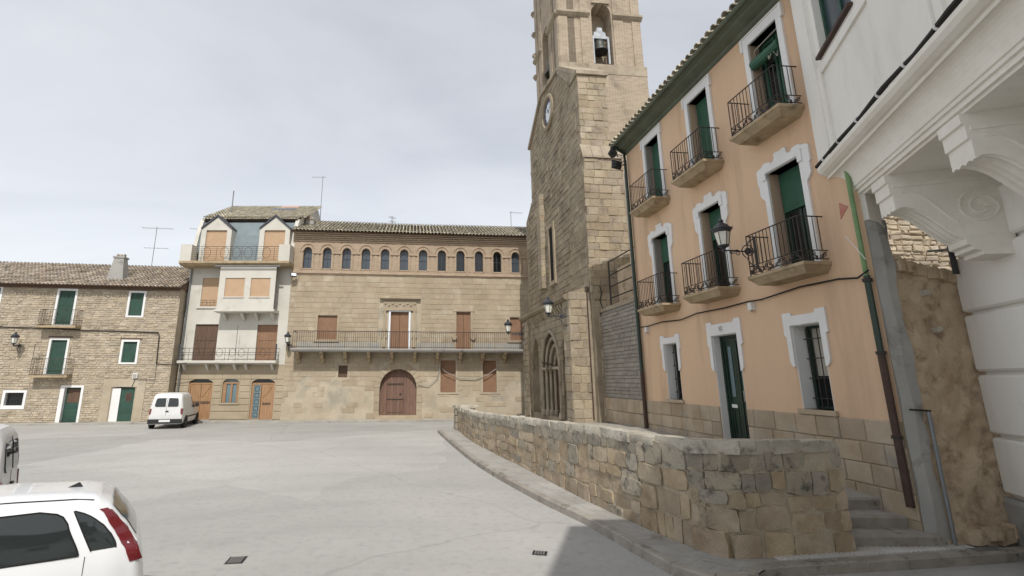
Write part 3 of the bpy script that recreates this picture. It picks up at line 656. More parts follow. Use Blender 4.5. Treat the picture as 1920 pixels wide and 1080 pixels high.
# ------------------------------------------------------------------ rubble house on the left
a = math.atan2(.14, 1)
LH = thing('stone_house', 'rubble stone house with green shutters and low tiled roof at the left', 'house', (-25.94, 29.51, 0), a)
o_ud, o_uw, o_md, o_mw = op(1.70, 2.83, 5.64, 7.85), op(5.67, 6.67, 6.18, 7.81), op(1.75, 2.84, 2.78, 4.9), op(5.67, 6.68, 3.4, 4.84)
o_fl, o_fm, o_sw, o_d1, o_d2 = op(-2.3, -1.24, 6.2, 7.93), op(-2.3, -1.3, 3.2, 4.9), op(-.15, 1.08, .87, 1.92), op(2.80, 4.03, .12, 2.18), op(5.54, 6.8, .14, 2.02, arch=.06)
LO = [o_ud, o_uw, o_md, o_mw, o_fl, o_fm, o_sw, o_d1, o_d2]
wall(MB(), -9, 8.62, 0, 8.0, LO, 0, 8).obj('wall', 'rubble_mortar', LH)
patch = [op(5.05, 7.35, .1, 2.55)]
mb = MB(); r2 = random.Random(3)
for (x0, x1, z0, z1) in courses(-9, 8.6, .12, 7.98,   .085, .16, .14, .42, LO + patch, gap=.02, r=r2, m=.02): mb.block(x0, x1, z0, z1, -.006 - r2.uniform(0, .035), .03, .02, .012, r2)
mb.obj('stone_facing', 'rubble', LH, kind='stuff')
MB().ring(5.05, 7.35, .1, 2.55, .46, -.035, 0, .04).obj('plaster_patch', 'palace_base', LH)
MB().ring(-.15, 1.08, .87, 1.92, .14, -.03, .26, .2).obj('window_frame', 'white_trim', LH)
def greens(o, kind, w=.12):
    x0, x1, z0, z1 = o['x0'], o['x1'], o['z0'], o['z1']
    wd = MB().ring(x0, x1, z0, z1, w, -.035, .24, .03 if kind == 'door' else .1).obj('window' if kind != 'door' else 'balcony_door', 'white_trim', LH)
    zb = z0 + (.03 if kind == 'door' else .1)
    if kind == 'glazed':
        MB().box(x0 + w, x1 - w, .16, .18, zb, z1 - w).obj('pane', 'glass_blue', wd)
        MB().zig(x0 + w, x1 - w, zb, z1 - w, .10, .11, .02).obj('shutter', 'green_paint', wd)
    else: slat_shutter(wd, x0 + w, x1 - w, zb, z1 - w, .07, 'green_paint', .06, .014)
    MB().box(x0 - .08, x1 + .12, -.045, .02, z1 + .02, z1 + .1).obj('lintel', 'dark_wood', wd)
    return wd
greens(o_ud, 'door'); greens(o_uw, 'win'); greens(o_md, 'door'); greens(o_mw, 'win'); greens(o_fl, 'win'); greens(o_fm, 'win')
gw = MB().box(.01, .94, .17, .19, 1.07, 1.78).obj('window', 'glass_dark', LH)
for i in range(6): put('bar', bar_mesh(.74, .009, 'iron'), gw, (.1 + i * .15, .08, 1.06))
for i in range(3): MB().tube([(-.01, .08, 1.2 + i * .22), (.94, .08, 1.2 + i * .22)], .008, 5).obj('bar', 'iron', gw)
# ground doors
dj = MB().prism([(2.80, .12), (3.02, .12), (3.02, 2.06), (3.9, 2.06), (3.9, .12), (4.03, .12), (4.03, 2.18), (2.80, 2.18)], -.03, .28).obj('door_frame', 'white_trim', LH)
dd = MB().zig(3.02, 3.9, .12, 1.12, .2, .25, .012).obj('door', 'green_paint', LH)
MB().box(3.02, 3.9, .21, .25, 1.12, 2.06).obj('upper_leaf', 'green_paint', dd); MB().box(3.12, 3.8, .2, .215, 1.2, 1.98).obj('mesh_panel', 'dark_wood', dd)
MB().box(5.54, 6.0, .05, .3, .14, 2.02).obj('white_jamb', 'white_trim', LH)
dd = MB().zig(6.0, 6.8, .14, 2.06, .1, .21, .012).obj('door', 'green_paint', LH)
MB().ring(6.3, 6.62, 1.28, 1.74, .03, .085, .11).obj('grille_frame', 'dark_wood', dd); MB().box(6.33, 6.59, .09, .1, 1.31, 1.71).obj('grille', 'pipe_brown', dd)
MB().tube([(6.08, .09, 1.05), (6.08, .05, 1.05), (6.08, .05, 1.15), (6.08, .09, 1.15)], .012, 5).obj('handle', 'chrome', dd)
for (x0, x1, z) in ((1.25, 3.3, 5.52), (1.3, 3.28, 2.68)):
    b = MB().prism([(x0, z - .06), (x1, z - .06), (x1 + .03, z), (x1 + .03, z + .06), (x0 - .03, z + .06), (x0 - .03, z)], -.55, .0).obj('balcony', 'balcony_stone', LH)
    railing(b, x0 + .02, x1 - .02, -.5, z + .06, z + 1.0, .13, .008, 'rust_iron')
MB().tube([(1.34, -.5, 3.6), (1.34, -.5, 4.5)], .014, 5).obj('awning_post', 'rust_iron', LH); MB().tube([(3.24, -.5, 3.6), (3.24, -.5, 4.4)], .014, 5).obj('awning_post', 'rust_iron', LH)
sl_ = math.atan2(2.25, 4.45)
MB().prism([(-.42, 8.0), (4.0, 10.14), (8.4, 8.0)], -9.2, 8.7, 'x').obj('roof', 'dark_wood', LH)
tile_field('roof_tiles', 'roof_tile', LH, -9.2, 8.7, -.30, 8.08, 4.0, 10.16, pitch=.21)
eave_tiles('roof_tile', LH, -9.2, 8.7, -.52, 7.98, .21, sl_)
MB().prism([(-9.2, 7.86), (8.6, 7.86), (8.6, 8.0), (-9.2, 8.0)], -.14, .0).obj('eave_board', 'dark_wood', LH)
ch = MB().loft([[(3.85, .55, 8.35), (4.95, .55, 8.35), (4.95, 1.5, 8.35), (3.85, 1.5, 8.35)], [(3.95, .62, 8.75), (4.85, .62, 8.75), (4.85, 1.4, 8.75), (3.95, 1.4, 8.75)], [(4.12, .75, 10.0), (4.68, .75, 10.0), (4.68, 1.25, 10.0), (4.12, 1.25, 10.0)], [(4.06, .7, 10.02), (4.74, .7, 10.02), (4.74, 1.3, 10.02), (4.06, 1.3, 10.02)], [(4.06, .7, 10.12), (4.74, .7, 10.12), (4.74, 1.3, 10.12), (4.06, 1.3, 10.12)]]).obj('chimney', 'cement', LH)
for k in range(3): MB().lathe([(.07, 0), (.08, .12), (.1, .14), (.02, .22)], 8, (4.2 + k * .2, 1, 10.12)).obj('chimney_pot', 'roof_tile', ch)
MB().ring(3.78, 5.02, .5, 1.55, .06, -8.36, -8.44).obj('flashing', 'roof_tile', ch).rotation_euler = (R(90), 0, 0)
def cable(name, label, pts, r=.018, m='cable', M_=None, cat='cable'):
    P = [Vector(p) for p in pts]
    if M_: P = [M_ @ p for p in P]
    o = MB().tube(P, r, 6).obj(name, m); return tag(o, label, cat)
def frame(o): return Matrix.Translation(o.location) @ Matrix.Rotation(o.rotation_euler.z, 4, 'Z')
cable('wall_cable', 'thick dark cable run along the rubble house above the middle windows', [(-9, -.07, 5.62), (-1, -.07, 5.5), (1.2, -.07, 5.46), (3.4, -.08, 5.36), (5.6, -.06, 5.34), (7.68, -.07, 5.27), (7.74, -.07, 5.1), (7.8, -.07, 3.42)], .03, M_=frame(LH))
cable('wall_cable', 'thin dark cable dropping to the meter box on the rubble house', [(7.8, -.06, 3.4), (7.83, -.06, 2.5), (6.95, -.06, 2.5), (6.75, -.07, 2.55), (6.62, -.06, 2.1)], .014, M_=frame(LH))
cable('wall_cable', 'short cable running from the rubble house to the narrow grey house', [(7.84, -.06, 3.43), (8.3, -.06, 3.4), (9.2, -.12, 3.41), (9.5, -.1, 3.5)], .02, M_=frame(LH))
jb = thing('junction_box', 'small pale box on the rubble house above the arched door', 'box', frame(LH) @ Vector((6.72, -.06, 2.58)), a)
MB().prism([(-.13, 0), (.13, 0), (.13, .27), (.1, .3), (-.1, .3), (-.13, .27)], -.06, .04).obj('case', 'white_stucco', jb); MB().box(-.1, .1, -.07, -.06, .03, .25).obj('lid', 'cement', jb)

# ------------------------------------------------------------------ narrow grey house with mansard
GH = thing('grey_house', 'narrow pale house with slate mansard, two dormers and wrought iron balconies', 'house', (-16.72, 31.61, 0), 0)
x0, x1 = -.75, 5.86
o_dl, o_gw, o_dr = op(.02, 1.5, .14, 2.3, arch=.26, depth=.25), op(2.1, 3.12, 1.14, 2.32, arch=.24, depth=.2), op(3.88, 5.3, .14, 2.3, arch=.26, depth=.25)
wall(MB(), x0, x1, 0, 3.4, [o_dl, o_gw, o_dr], 0, 8).obj('ground_wall', 'grey_ground', GH)
# rusticated bands
zb = [.16, .62, 1.0, 1.38, 1.76, 2.14, 2.52, 2.9]
for i in range(len(zb) - 1):
    for (p, q, _, __) in [t for t in courses(x0, x1, zb[i] + .012, zb[i + 1] - .012, 9, 9, 20, 20, [o_dl, o_gw, o_dr], gap=.0, m=.06) if t[3] - t[2] > .2]:
        MB().block(p, q, zb[i] + .015, zb[i + 1] - .015, -.035, .02, .02).obj('rusticated_band', 'grey_ground', GH)
o_bl, o_br, o_w3 = op(.02, 1.46, 3.66, 5.9, depth=.18), op(3.92, 5.2, 3.66, 5.87, depth=.18), op(.14, 1.2, 7.02, 8.86, depth=.18)
wall(MB(), x0, x1, 3.4, 9.66, [o_bl, o_br, o_w3], -.02, 8).obj('upper_wall', 'grey_stucco', GH)
for o, kind in ((o_dl, 0), (o_dr, 1)):
    fr_ = MB(); arch_panel(fr_, dict(o, x0=o['x0'] + .02, x1=o['x1'] - .02), .18, .04); f = fr_.obj('fanlight', 'glass_dark', GH)
    MB().ring(o['x0'], o['x1'], o['z0'], o['z1'] + .02, .08, .08, .16, .02).obj('frame', 'honey_wood', f)
    if kind == 0:
        for k in range(2):
            xa = o['x0'] + .08 + k * .66; lf = board_door(f, xa + .01, xa + .65, .16, 2.24, .10, 'honey_wood', .16, 'leaf')
            s_ = 1 if k == 0 else -1; cx = xa + .33
            MB().prism([(cx - s_ * .28, 2.16), (cx - s_ * .2, 2.2), (cx + s_ * .28, 1.5), (cx + s_ * .2, 1.46)], .075, .1).obj('brace', 'honey_wood', f)
            MB().box(xa + .04, xa + .62, .08, .1, 1.08, 1.22).obj('rail', 'dark_wood', f)
    else:
        MB().ring(o['x0'] + .08, o['x0'] + .58, .16, 2.24, .05, .08, .14).obj('side_light_frame', 'honey_wood', f); MB().box(o['x0'] + .13, o['x0'] + .53, .11, .12, .21, 2.19).obj('side_light', 'glass_leaded', f)
        for k in range(5): MB().ring(o['x0'] + .2, o['x0'] + .46, .3 + k * .38, .56 + k * .38, .02, .09, .105).obj('grille_ring', 'iron', f)
        xa = o['x0'] + .6; board_door(f, xa, 5.22, .16, 2.24, .1, 'honey_wood', .16, 'leaf')
        MB().prism([(xa + .08, 1.5), (xa + .16, 1.44), (xa + .66, 2.1), (xa + .6, 2.18)], .075, .1).obj('brace', 'honey_wood', f); MB().box(xa + .1, xa + .6, .08, .1, 1.02, 1.14).obj('rail', 'dark_wood', f)
f = arch_panel(MB(), o_gw, .16, .03).obj('window', 'glass_leaded', GH)
for (p, q) in ((2.1, 2.3), (2.56, 2.68), (2.94, 3.12)): MB().box(p, q, .1, .16, 1.14, 2.3).obj('mullion', 'honey_wood', f)
MB().box(2.1, 3.12, .09, .17, 2.26, 2.36).obj('transom', 'honey_wood', f)
MB().box(2.0, 3.22, -.08, .12, 1.04, 1.14).obj('sill', 'grey_ground', GH)
for o in (o_dl, o_dr): MB().box(o['x0'] - .1, o['x1'] + .1, -.3, .1, .1, .16).obj('threshold', 'pavement', GH)
# balcony
bal = MB().prism([(-.62, 3.50), (-.62, 3.62), (-.55, 3.64), (0, 3.64), (0, 3.44), (-.5, 3.44)], -.55, 5.45, 'x').obj('balcony', 'grey_stucco', GH)
for x in (-.3, 1.1, 1.75, 2.8, 3.5, 5.1): MB().prism([(0, 3.05), (-.1, 3.1), (-.38, 3.4), (-.38, 3.44), (0, 3.44)], x - .07, x + .07, 'x').obj('bracket', 'grey_stucco', bal)
def hoops(parent, xs, zc, h, w, y, m='iron'):
    for x in xs:
        P = [(x + w * math.sin(2 * math.pi * i / 12), y, zc + h * math.cos(2 * math.pi * i / 12)) for i in range(13)]
        MB().tube(P, .012, 5).obj('hoop', m, parent)
for z in (3.72, 3.98, 4.12, 4.38): MB().tube([(-.5, 0, z), (-.5, -.56, z), (5.4, -.56, z), (5.4, 0, z)], .014, 5).obj('rail', 'iron', bal)
hoops(bal, (.55, 1.95, 2.75, 3.3, 4.6), 4.1, .24, .19, -.56)
for x in (-.5, .1, 1.0, 1.55, 2.3, 2.55, 2.95, 3.7, 4.2, 5.0, 5.4): put('baluster', bar_mesh(.75, .011, 'iron'), bal, (x, -.56, 3.64))
for x in (-.5, 5.4): put('corner_post', bar_mesh(1.0, .05, 'lead'), bal, (x, -.54, 3.64))
for x in (-.42, 2.9): put('awning_post', bar_mesh(1.6, .014, 'iron'), bal, (x, -.5, 4.2))
for o, m in ((o_bl, 'dark_wood'), (o_br, 'brown_shutter')):
    d_ = board_door(GH, o['x0'], o['x1'], o['z0'], o['z1'], .08, m, .18, 'balcony_door')
    for k in range(2): MB().box((o['x0'] + o['x1']) / 2 - .62 + k * .64, (o['x0'] + o['x1']) / 2 - .04 + k * .64, .06, .085, 4.9, 5.0).obj('rail', m, d_)
slat_shutter(GH, .14, 1.2, 7.02, 8.86, .05, 'tan_shutter', .06, .012); MB().box(-.05, 1.3, -.1, .05, 6.9, 7.0).obj('sill', 'grey_stucco', GH)
for z in (7.1, 7.42): MB().tube([(.16, -.06, z), (1.18, -.06, z)], .012, 5).obj('guard_rail', 'iron', GH)
hoops(GH, (.42, .9), 7.26, .16, .16, -.06)
# enclosed oriel
bx = MB(); wall(bx, 1.6, 5.12, 6.72, 9.5, [op(1.98, 3.2, 7.52, 8.7, depth=.1), op(3.58, 4.8, 7.52, 8.7, depth=.1)], -.85, -.0); oriel = bx.obj('oriel', 'grey_stucco', GH)
MB().prism([(-.92, 6.6), (-.92, 6.74), (0, 6.74), (0, 6.56), (-.85, 6.56)], 1.5, 5.2, 'x').obj('oriel_base', 'grey_stucco', oriel)
for x in (1.9, 3.05, 3.9, 4.9): MB().prism([(0, 6.1), (-.12, 6.14), (-.55, 6.5), (-.55, 6.56), (0, 6.56)], x - .08, x + .08, 'x').obj('bracket', 'grey_stucco', oriel)
for p in (1.98, 3.58): slat_shutter(oriel, p, p + 1.22, 7.52, 8.7, -.80, 'tan_shutter', .055, .01); MB().box(p - .03, p + 1.25, -.9, -.8, 7.45, 7.5).obj('sill', 'grey_stucco', oriel)
MB().tube([(1.3, -1.0, 9.42), (5.4, -1.0, 9.42)], .05, 8).obj('awning_roll', 'grey_metal', oriel)
# cornice terrace with rail and pedestals
MB().prism([(-1.05, 9.62), (-1.05, 9.76), (0.4, 9.76), (0.4, 9.5), (-.85, 9.5)], -.98, 5.92, 'x').obj('cornice', 'balcony_stone', GH)
for p in (-1.0, 5.2): MB().box(p, p + .7, -.98, -.25, 9.762, 10.84).obj('pedestal', 'grey_stucco', GH)
rl = MB().tube([(-.3, -.9, 10.72), (5.2, -.9, 10.72)], .014, 5).obj('railing', 'rust_iron', GH)
for z in (9.92, 10.05, 10.2, 10.32, 10.45, 10.58): MB().tube([(-.3, -.9, z), (5.2, -.9, z)], .008, 5).obj('rail', 'rust_iron', rl)
hoops(rl, (.62, 1.75, 2.5, 3.25, 4.4), 10.32, .36, .26, -.9, 'rust_iron')
for x in (.3, 1.25, 2.15, 2.85, 3.75, 4.9): put('baluster', bar_mesh(.9, .011, 'rust_iron'), rl, (x, -.9, 9.78))
# mansard
prof = [(-.05, 9.7), (.0, 10.7), (.22, 11.8), (.55, 12.75), (.75, 12.9), (7.5, 12.9), (7.5, 9.7)]
MB().prism(prof, -.5, 5.7, 'x').obj('mansard', 'slate', GH)
for p in (-.74, 5.62):
    q = [(y - .14, z + .02) for (y, z) in prof[:4]] + [(.55, 12.98), (4.4, 15.1), (8, 12.9), (8, 9.7)]
    MB().prism(q, p, p + .24, 'x').obj('party_wall', 'grey_stucco', GH)
for c in (.84, 4.62):
    o = op(c - .66, c + .68, 9.78, 11.96, depth=.16); dm = MB()
    dm.prism([(c - .98, 9.77), (c - .66, 9.77), (c - .66, 11.96), (c + .68, 11.96), (c + .68, 9.77), (c + .98, 9.77), (c + .98, 12.12), (c + .86, 12.12), (c, 12.86), (c - .86, 12.12), (c - .98, 12.12)], -.38, 1.0)
    d_ = dm.obj('dormer', 'grey_stucco', GH)
    MB().prism([(c - 1.0, 12.02), (c - .98, 12.16), (c, 13.02), (c + .98, 12.16), (c + 1.0, 12.02), (c, 12.88)], -.46, 1.2).obj('dormer_roof', 'lead', d_)
    slat_shutter(d_, c - .66, c + .68, 9.78, 11.96, -.28, 'tan_shutter', .055, .01)
MB().prism([(.5, 12.9), (4.4, 15.1), (8.2, 12.9)], -.6, 5.8, 'x').obj('roof', 'dark_wood', GH)
tile_field('roof_tiles', 'roof_tile_moss', GH, -.62, 6.2, .5, 13.08, 4.4, 15.22, pitch=.2)
eave_tiles('roof_tile_moss', GH, -.62, 5.85, .38, 12.93, .2, R(28))
sk = MB().prism([(3.7, 14.8), (3.7, 14.96), (4.2, 15.26), (4.2, 15.05)], 3.3, 4.6, 'x').obj('roof_patch', 'bright_tile', GH); MB().prism([(2.7, 14.3), (2.7, 14.4), (3.3, 14.75), (3.3, 14.65)], 2.95, 4.65, 'x').obj('skylight', 'glass_blue', sk)
ch = MB().box(5.95, 6.5, 1.5, 2.1, 12.2, 13.3).obj('chimney', 'cement', GH); MB().prism([(5.9, 13.3), (6.55, 13.3), (6.5, 13.42), (6.22, 13.62), (5.95, 13.42)], 1.45, 2.15).obj('chimney_cap', 'roof_tile', ch)
MB().tube([(-.62, -.12, 9.45), (-.62, -.1, 9.2), (-.62, -.1, 3.6), (-.55, -.12, 3.4), (-.55, -.12, .15)], .055, 8).obj('drainpipe', 'grey_metal', GH)

# ------------------------------------------------------------------ palace with brick arcade
a = math.atan2(.10, 1)
PA = thing('palace', 'long ashlar stone palace with a brick arcade of twelve windows under the roof', 'palace', (-10.29, 31.61, 0), a)
x0, x1 = -.62, 17.5
o_ar = op(5.24, 7.52, .35, 2.02, arch=1.13, depth=.45)
o_sw, o_g1, o_g2, o_g3 = op(2.66, 3.22, 2.64, 3.36, depth=.25), op(9.02, 9.98, 1.72, 3.7, depth=.22), op(11.72, 12.6, 1.72, 3.7, depth=.22), op(12.2, 12.9, .55, .85, depth=.2)
o_lw, o_cd, o_rd, o_rw = op(1.22, 2.42, 4.96, 6.46, depth=.25), op(5.78, 6.93, 4.4, 6.76, depth=.3), op(10.02, 10.95, 4.4, 6.8, depth=.3), op(13.55, 14.5, 5.0, 6.48, depth=.25)
PO = [o_ar, o_sw, o_g1, o_g2, o_lw, o_cd, o_rd, o_rw]
wall(MB(), x0, x1, 0, 9.2, PO, 0, 9).obj('wall', 'palace_base', PA)
r3 = random.Random(11); mb = MB()
for (p, q, z0, z1) in courses(x0, 15.6, 4.25, 9.12, .27, .36, .45, 1.0, PO + [op(5.1, 7.62, 4.3, 7.75)], gap=.014, r=r3, m=.1): mb.block(p, q, z0, z1, -.012 - r3.uniform(0, .012), .02, .012, .004, r3)
lowop = [dict(o_ar, arch=1.45), o_sw, o_g1, o_g2]
def keep(x, z): return z > 2.1 + .9 * math.sin(x * .9) * .6 + r3.uniform(-.35, .35) or r3.random() < .16
for (p, q, z0, z1) in courses(x0, 15.6, .2, 4.2, .27, .36, .4, .85, lowop, gap=.014, r=r3, m=.12, inside=keep): mb.block(p, q, z0, z1, -.01 - r3.uniform(0, .014), .02, .012, .006, r3)
mb.obj('ashlar_facing', 'ashlar', PA, kind='stuff')
# arched portal
ring_n = 13
for i in range(ring_n):
    a0, a1 = math.pi * i / ring_n + .008, math.pi * (i + 1) / ring_n - .008; cx, cz = 6.38, 2.02; q = []
    for (rr, aa) in ((1.14, a0), (1.14, a1), (1.52, a1), (1.52, a0)): q.append((cx - rr * math.cos(aa), cz + rr * math.sin(aa)))
    MB().prism(q, -.035, .02).obj('voussoir', 'ashlar', PA)
for s_ in (5.24 - .34, 7.52):
    for k in range(4): MB().block(s_, s_ + .34, .2 + k * .455, .2 + (k + 1) * .455 - .015, -.035, .02, .015).obj('jamb_stone', 'ashlar', PA)
pd = MB().box(5.24, 7.52, .36, .42, .35, 2.02).obj('portal_door', 'dark_wood', PA)
npk = 11
for i in range(npk):
    p, q = 5.25 + 2.26 * i / npk + .006, 5.25 + 2.26 * (i + 1) / npk - .006
    MB().prism([(p, .36), (q, .36), (q, arch_z(o_ar, q) - .01), ((p + q) / 2, arch_z(o_ar, (p + q) / 2) - .01), (p, arch_z(o_ar, p) - .01)], .31, .37).obj('plank', 'portal_wood', pd)
MB().ring(5.65, 6.75, .5, 2.2, .035, .295, .32).obj('wicket', 'dark_wood', pd)
for z in (1.28, 2.22): MB().box(5.68, 6.72, .29, .31, z, z + .05).obj('iron_strap', 'iron', pd)
MB().lathe([(.05, 0), (.06, .02), (.03, .06), (.0, .07)], 8, (0, 0, 0)).obj('knocker', 'iron', pd).matrix_local = Matrix.Translation((6.52, .31, 1.62)) @ Matrix.Rotation(R(90), 4, 'X')
MB().box(5.0, 7.8, -.5, .45, .12, .25).obj('step', 'ashlar', PA); MB().box(5.15, 7.65, -.25, .45, .25, .355).obj('step', 'ashlar', PA)
for o in (o_sw, o_g1, o_g2):
    s_ = slat_shutter(PA, o['x0'], o['x1'], o['z0'], o['z1'], .12, 'brown_shutter' if o is not o_sw else 'dark_wood', .05, .012)
    if o is not o_sw:
        MB().box(o['x0'] - .18, o['x1'] + .18, -.04, .05, o['z0'] - .1, o['z0']).obj('sill', 'palace_base', PA)
        for (p, q) in ((o['x0'] - .13, o['x0'] - .003), (o['x1'] + .003, o['x1'] + .13)): MB().box(p, q, -.03, .05, o['z0'] + .003, o['z1'] + .12).obj('jamb', 'palace_base', PA)
for o in (o_lw, o_rw):
    slat_shutter(PA, o['x0'], o['x1'], o['z0'], o['z1'], .1, 'brown_shutter', .05, .012); MB().box(o['x0'] - .18, o['x1'] + .18, -.1, .05, o['z0'] - .14, o['z0']).obj('sill', 'ashlar', PA)
    MB().ring(o['x0'] - .16, o['x1'] + .16, o['z0'], o['z1'] + .2, .158, -.03, .02, 0.001).obj('window_surround', 'ashlar', PA)
for o in (o_cd, o_rd):
    xm = (o['x0'] + o['x1']) / 2
    for (p, q) in ((o['x0'], xm - .01), (xm + .01, o['x1'])): slat_shutter(PA, p, q, o['z0'], o['z1'], .12, 'brown_shutter', .05, .012, 'balcony_shutter')
# carved surround of the centre door
MB().box(5.05, 7.68, -.24, .02, 7.6, 7.76).obj('hood', 'ashlar', PA); MB().box(5.2, 7.52, -.13, .02, 7.5, 7.6).obj('hood_moulding', 'ashlar', PA)
MB().box(5.3, 7.42, -.06, .02, 6.98, 7.48).obj('frieze', 'ashlar', PA)
for k in range(9): MB().lathe([(.09, 0), (.07, .04), (.02, .06)], 8).obj('carving', 'ashlar', PA).matrix_local = Matrix.Translation((5.42 + k * .235, -.06, 7.24 + .05 * (-1) ** k)) @ Matrix.Rotation(R(90), 4, 'X')
MB().box(5.5, 7.2, -.12, .02, 6.84, 6.97).obj('lintel', 'grey_ground', PA)
MB().prism([(5.66, 4.35), (5.775, 4.35), (5.775, 6.765), (6.935, 6.765), (6.935, 4.35), (7.05, 4.35), (7.05, 6.84), (5.66, 6.84)], -.05, .05).obj('door_surround', 'clock_white', PA)
for s_ in (5.3, 7.2):
    for (w, z0, z1) in ((.11, 6.8, 7.0), (.08, 5.7, 6.8), (.14, 5.56, 5.7), (.08, 5.2, 5.56), (.15, 5.1, 5.2), (.1, 4.5, 5.1)):
        MB().box(s_ + .1 - w, s_ + .1 + w, -.1, .02, z0 + .003, z1 - .003).obj('carved_pilaster', 'ashlar', PA)
MB().box(9.82, 11.15, -.06, .05, 6.84, 7.1).obj('lintel', 'ashlar', PA)
for p in (9.78, 11.0): MB().prism([(p - .08, 5.22), (p + .28, 5.22), (p + .2, 5.0), (p, 5.0)], -.16, .02).obj('corbel_stone', 'ashlar', PA); 
for p in (9.86, 10.97): MB().box(p, p + .14, -.045, .05, 4.35, 6.84).obj('jamb', 'ashlar', PA)
for (p, q) in ((.0, 5.2), (7.5, 9.84), (11.14, 15.2)): MB().box(p, q, -.03, .02, 4.362, 4.80).obj('wash_band', 'wash', PA)
# long balcony
pb = MB().prism([(-1.0, 4.2), (-1.05, 4.28), (-1.05, 4.36), (0, 4.36), (0, 4.16), (-.92, 4.16)], -.1, 15.2, 'x').obj('long_balcony', 'cement', PA)
MB().tube([(-.02, 0, 5.4), (-.02, -.98, 5.4), (15.1, -.98, 5.4)], .022, 6).obj('top_rail', 'rust_iron', pb); MB().tube([(-.02, 0, 4.45), (-.02, -.98, 4.45), (15.1, -.98, 4.45)], .016, 5).obj('bottom_rail', 'rust_iron', pb)
me = bar_mesh(1.02, .011, 'rust_iron'); 
for i in range(118): put('baluster', me, pb, (-.02 + i * .129, -.98, 4.36), None, (1.6, 1.6, 1.02) if i % 12 == 0 else None)
for i in range(12): MB().prism([(0, 3.5), (-.18, 3.52), (-.22, 3.7), (-.55, 3.8), (-.6, 4.0), (-.85, 4.06), (-.9, 4.16), (0, 4.16)], .15 + i * 1.424, .34 + i * 1.424, 'x').obj('bracket', 'balcony_stone', pb)
# brick gallery
AR = [op(.30 + i * 1.2475 - .27, .30 + i * 1.2475 + .27, 9.52, 10.62, arch=.30, depth=.32) for i in range(14)]
wall(MB(), x0, x1, 9.2, 11.9, AR, -.0, 9).obj('gallery_wall', 'palace_brick', PA)
prof = [(0, 9.08), (-.06, 9.1), (-.06, 9.16), (-.12, 9.18), (-.12, 9.26), (-.07, 9.3), (-.07, 9.4), (0, 9.44)]
MB().prism(prof, x0, x1, 'x').obj('string_course', 'palace_brick', PA)
for i, o in enumerate(AR):
    xc = (o['x0'] + o['x1']) / 2
    w_ = arch_panel(MB(), o, .24, .03).obj('gallery_window', 'glass_dark' if 7 <= i <= 10 else 'glass_blue', PA)
    MB().box(xc - .015, xc + .015, .21, .24, 9.52, 10.9).obj('glazing_bar', 'lead', w_); MB().box(xc - .265, xc + .265, .215, .24, 10.2, 10.23).obj('glazing_bar', 'lead', w_)
    arch_band(MB(), xc, 10.62, .28, .38, .31, .42, -.06, .02).obj('arch_moulding', 'palace_brick', w_)
    arch_band(MB(), xc, 10.62, .46, .52, .52, .58, -.045, .02).obj('arch_moulding', 'palace_brick', w_)
    MB().box(o['x0'] - .05, o['x1'] + .05, -.05, .1, 9.44, 9.52).obj('sill', 'palace_brick', w_)
    for k in (-1, 1): MB().box(xc + k * .345 - .06, xc + k * .345 + .06, -.05, .02, 9.46, 10.5).obj('colonnette', 'palace_brick', w_)
    MB().box(xc + .2475 + .05, xc + 1.2475 - .2975, -.085, .02, 10.5, 10.62).obj('impost', 'palace_brick', w_)
    MB().box(xc + .5, xc + .75, -.03, .02, 9.46, 10.5).obj('pilaster', 'palace_brick', w_)
for k, (pz, py) in enumerate(((11.32, .05), (11.44, .10), (11.56, .16), (11.68, .22), (11.8, .28))): MB().box(x0, x1, -py, .05, pz, pz + .085).obj('corbel_course', 'palace_brick', PA)
for i in range(50): MB().box(-.5 + i * .36, -.36 + i * .36, -.17, .0, 11.525, 11.56).obj('dentil', 'palace_brick', PA)
MB().prism([(-.5, 11.9), (3.6, 13.75), (9.5, 11.9)], x0 - .1, x1, 'x').obj('roof', 'dark_wood', PA)
tile_field('roof_tiles', 'roof_tile_moss', PA, x0 - .1, x1, -.4, 11.98, 3.6, 13.82, pitch=.23)
eave_tiles('roof_tile_moss', PA, x0 - .1, 15.5, -.58, 11.9, .23, R(24))
cable('wall_cable', 'pair of slack cables looped across the palace between its ground windows', [(7.6, -.1, 2.2), (8.3, -.12, 2.15), (8.8, -.12, 2.6), (9.0, -.1, 3.3), (9.3, -.12, 3.0), (10.2, -.12, 2.6), (11.2, -.12, 2.55), (12.0, -.12, 2.8), (12.6, -.12, 3.2)], .02, 'cement', frame(PA))

# ------------------------------------------------------------------ church: x towards the camera, y to the right, z up
dO = Vector((-.1117, .9937, 0)); az = math.atan2(-dO.y, -dO.x)
CH = thing('church', 'old stone church with pointed portal, clock gable and brick bell tower', 'church', (4.32, 19.99, 0), az)
r4 = random.Random(21)
UO = [(0, 0), (0, 15.9), (-2.4, 17.75), (-5.7, 18.2), (-8.65, 16.35), (-8.65, 13.0), (-10.2, 12.1), (-10.2, 0)]
def in_poly(P, x, z):
    c = False; n = len(P)
    for i in range(n):
        (xa, za), (xb, zb_) = P[i], P[(i + 1) % n]
        if (za > z) != (zb_ > z) and x < (xb - xa) * (z - za) / (zb_ - za) + xa: c = not c
    return c
o_slot = op(-5.1, -4.45, 7.3, 10.0, arch=.2, depth=.35)
# gable wall
MB().prism(UO, 0.92, 2.2).obj('gable_wall', 'church_stone', CH)
mb = MB()
for (p, q, z0, z1) in courses(-10.2, -.02, 5.9, 18.2, .24, .34, .3, .75, [o_slot], gap=.014, r=r4, inside=lambda x, z: in_poly(UO, x - .3, z + .12) and in_poly(UO, x + .25, z + .12)): mb.block(p, q, z0, z1, .90 - r4.uniform(0, .035), .93, .02, .014, r4)
mb.obj('gable_facing', 'church_stone', CH, kind='stuff')
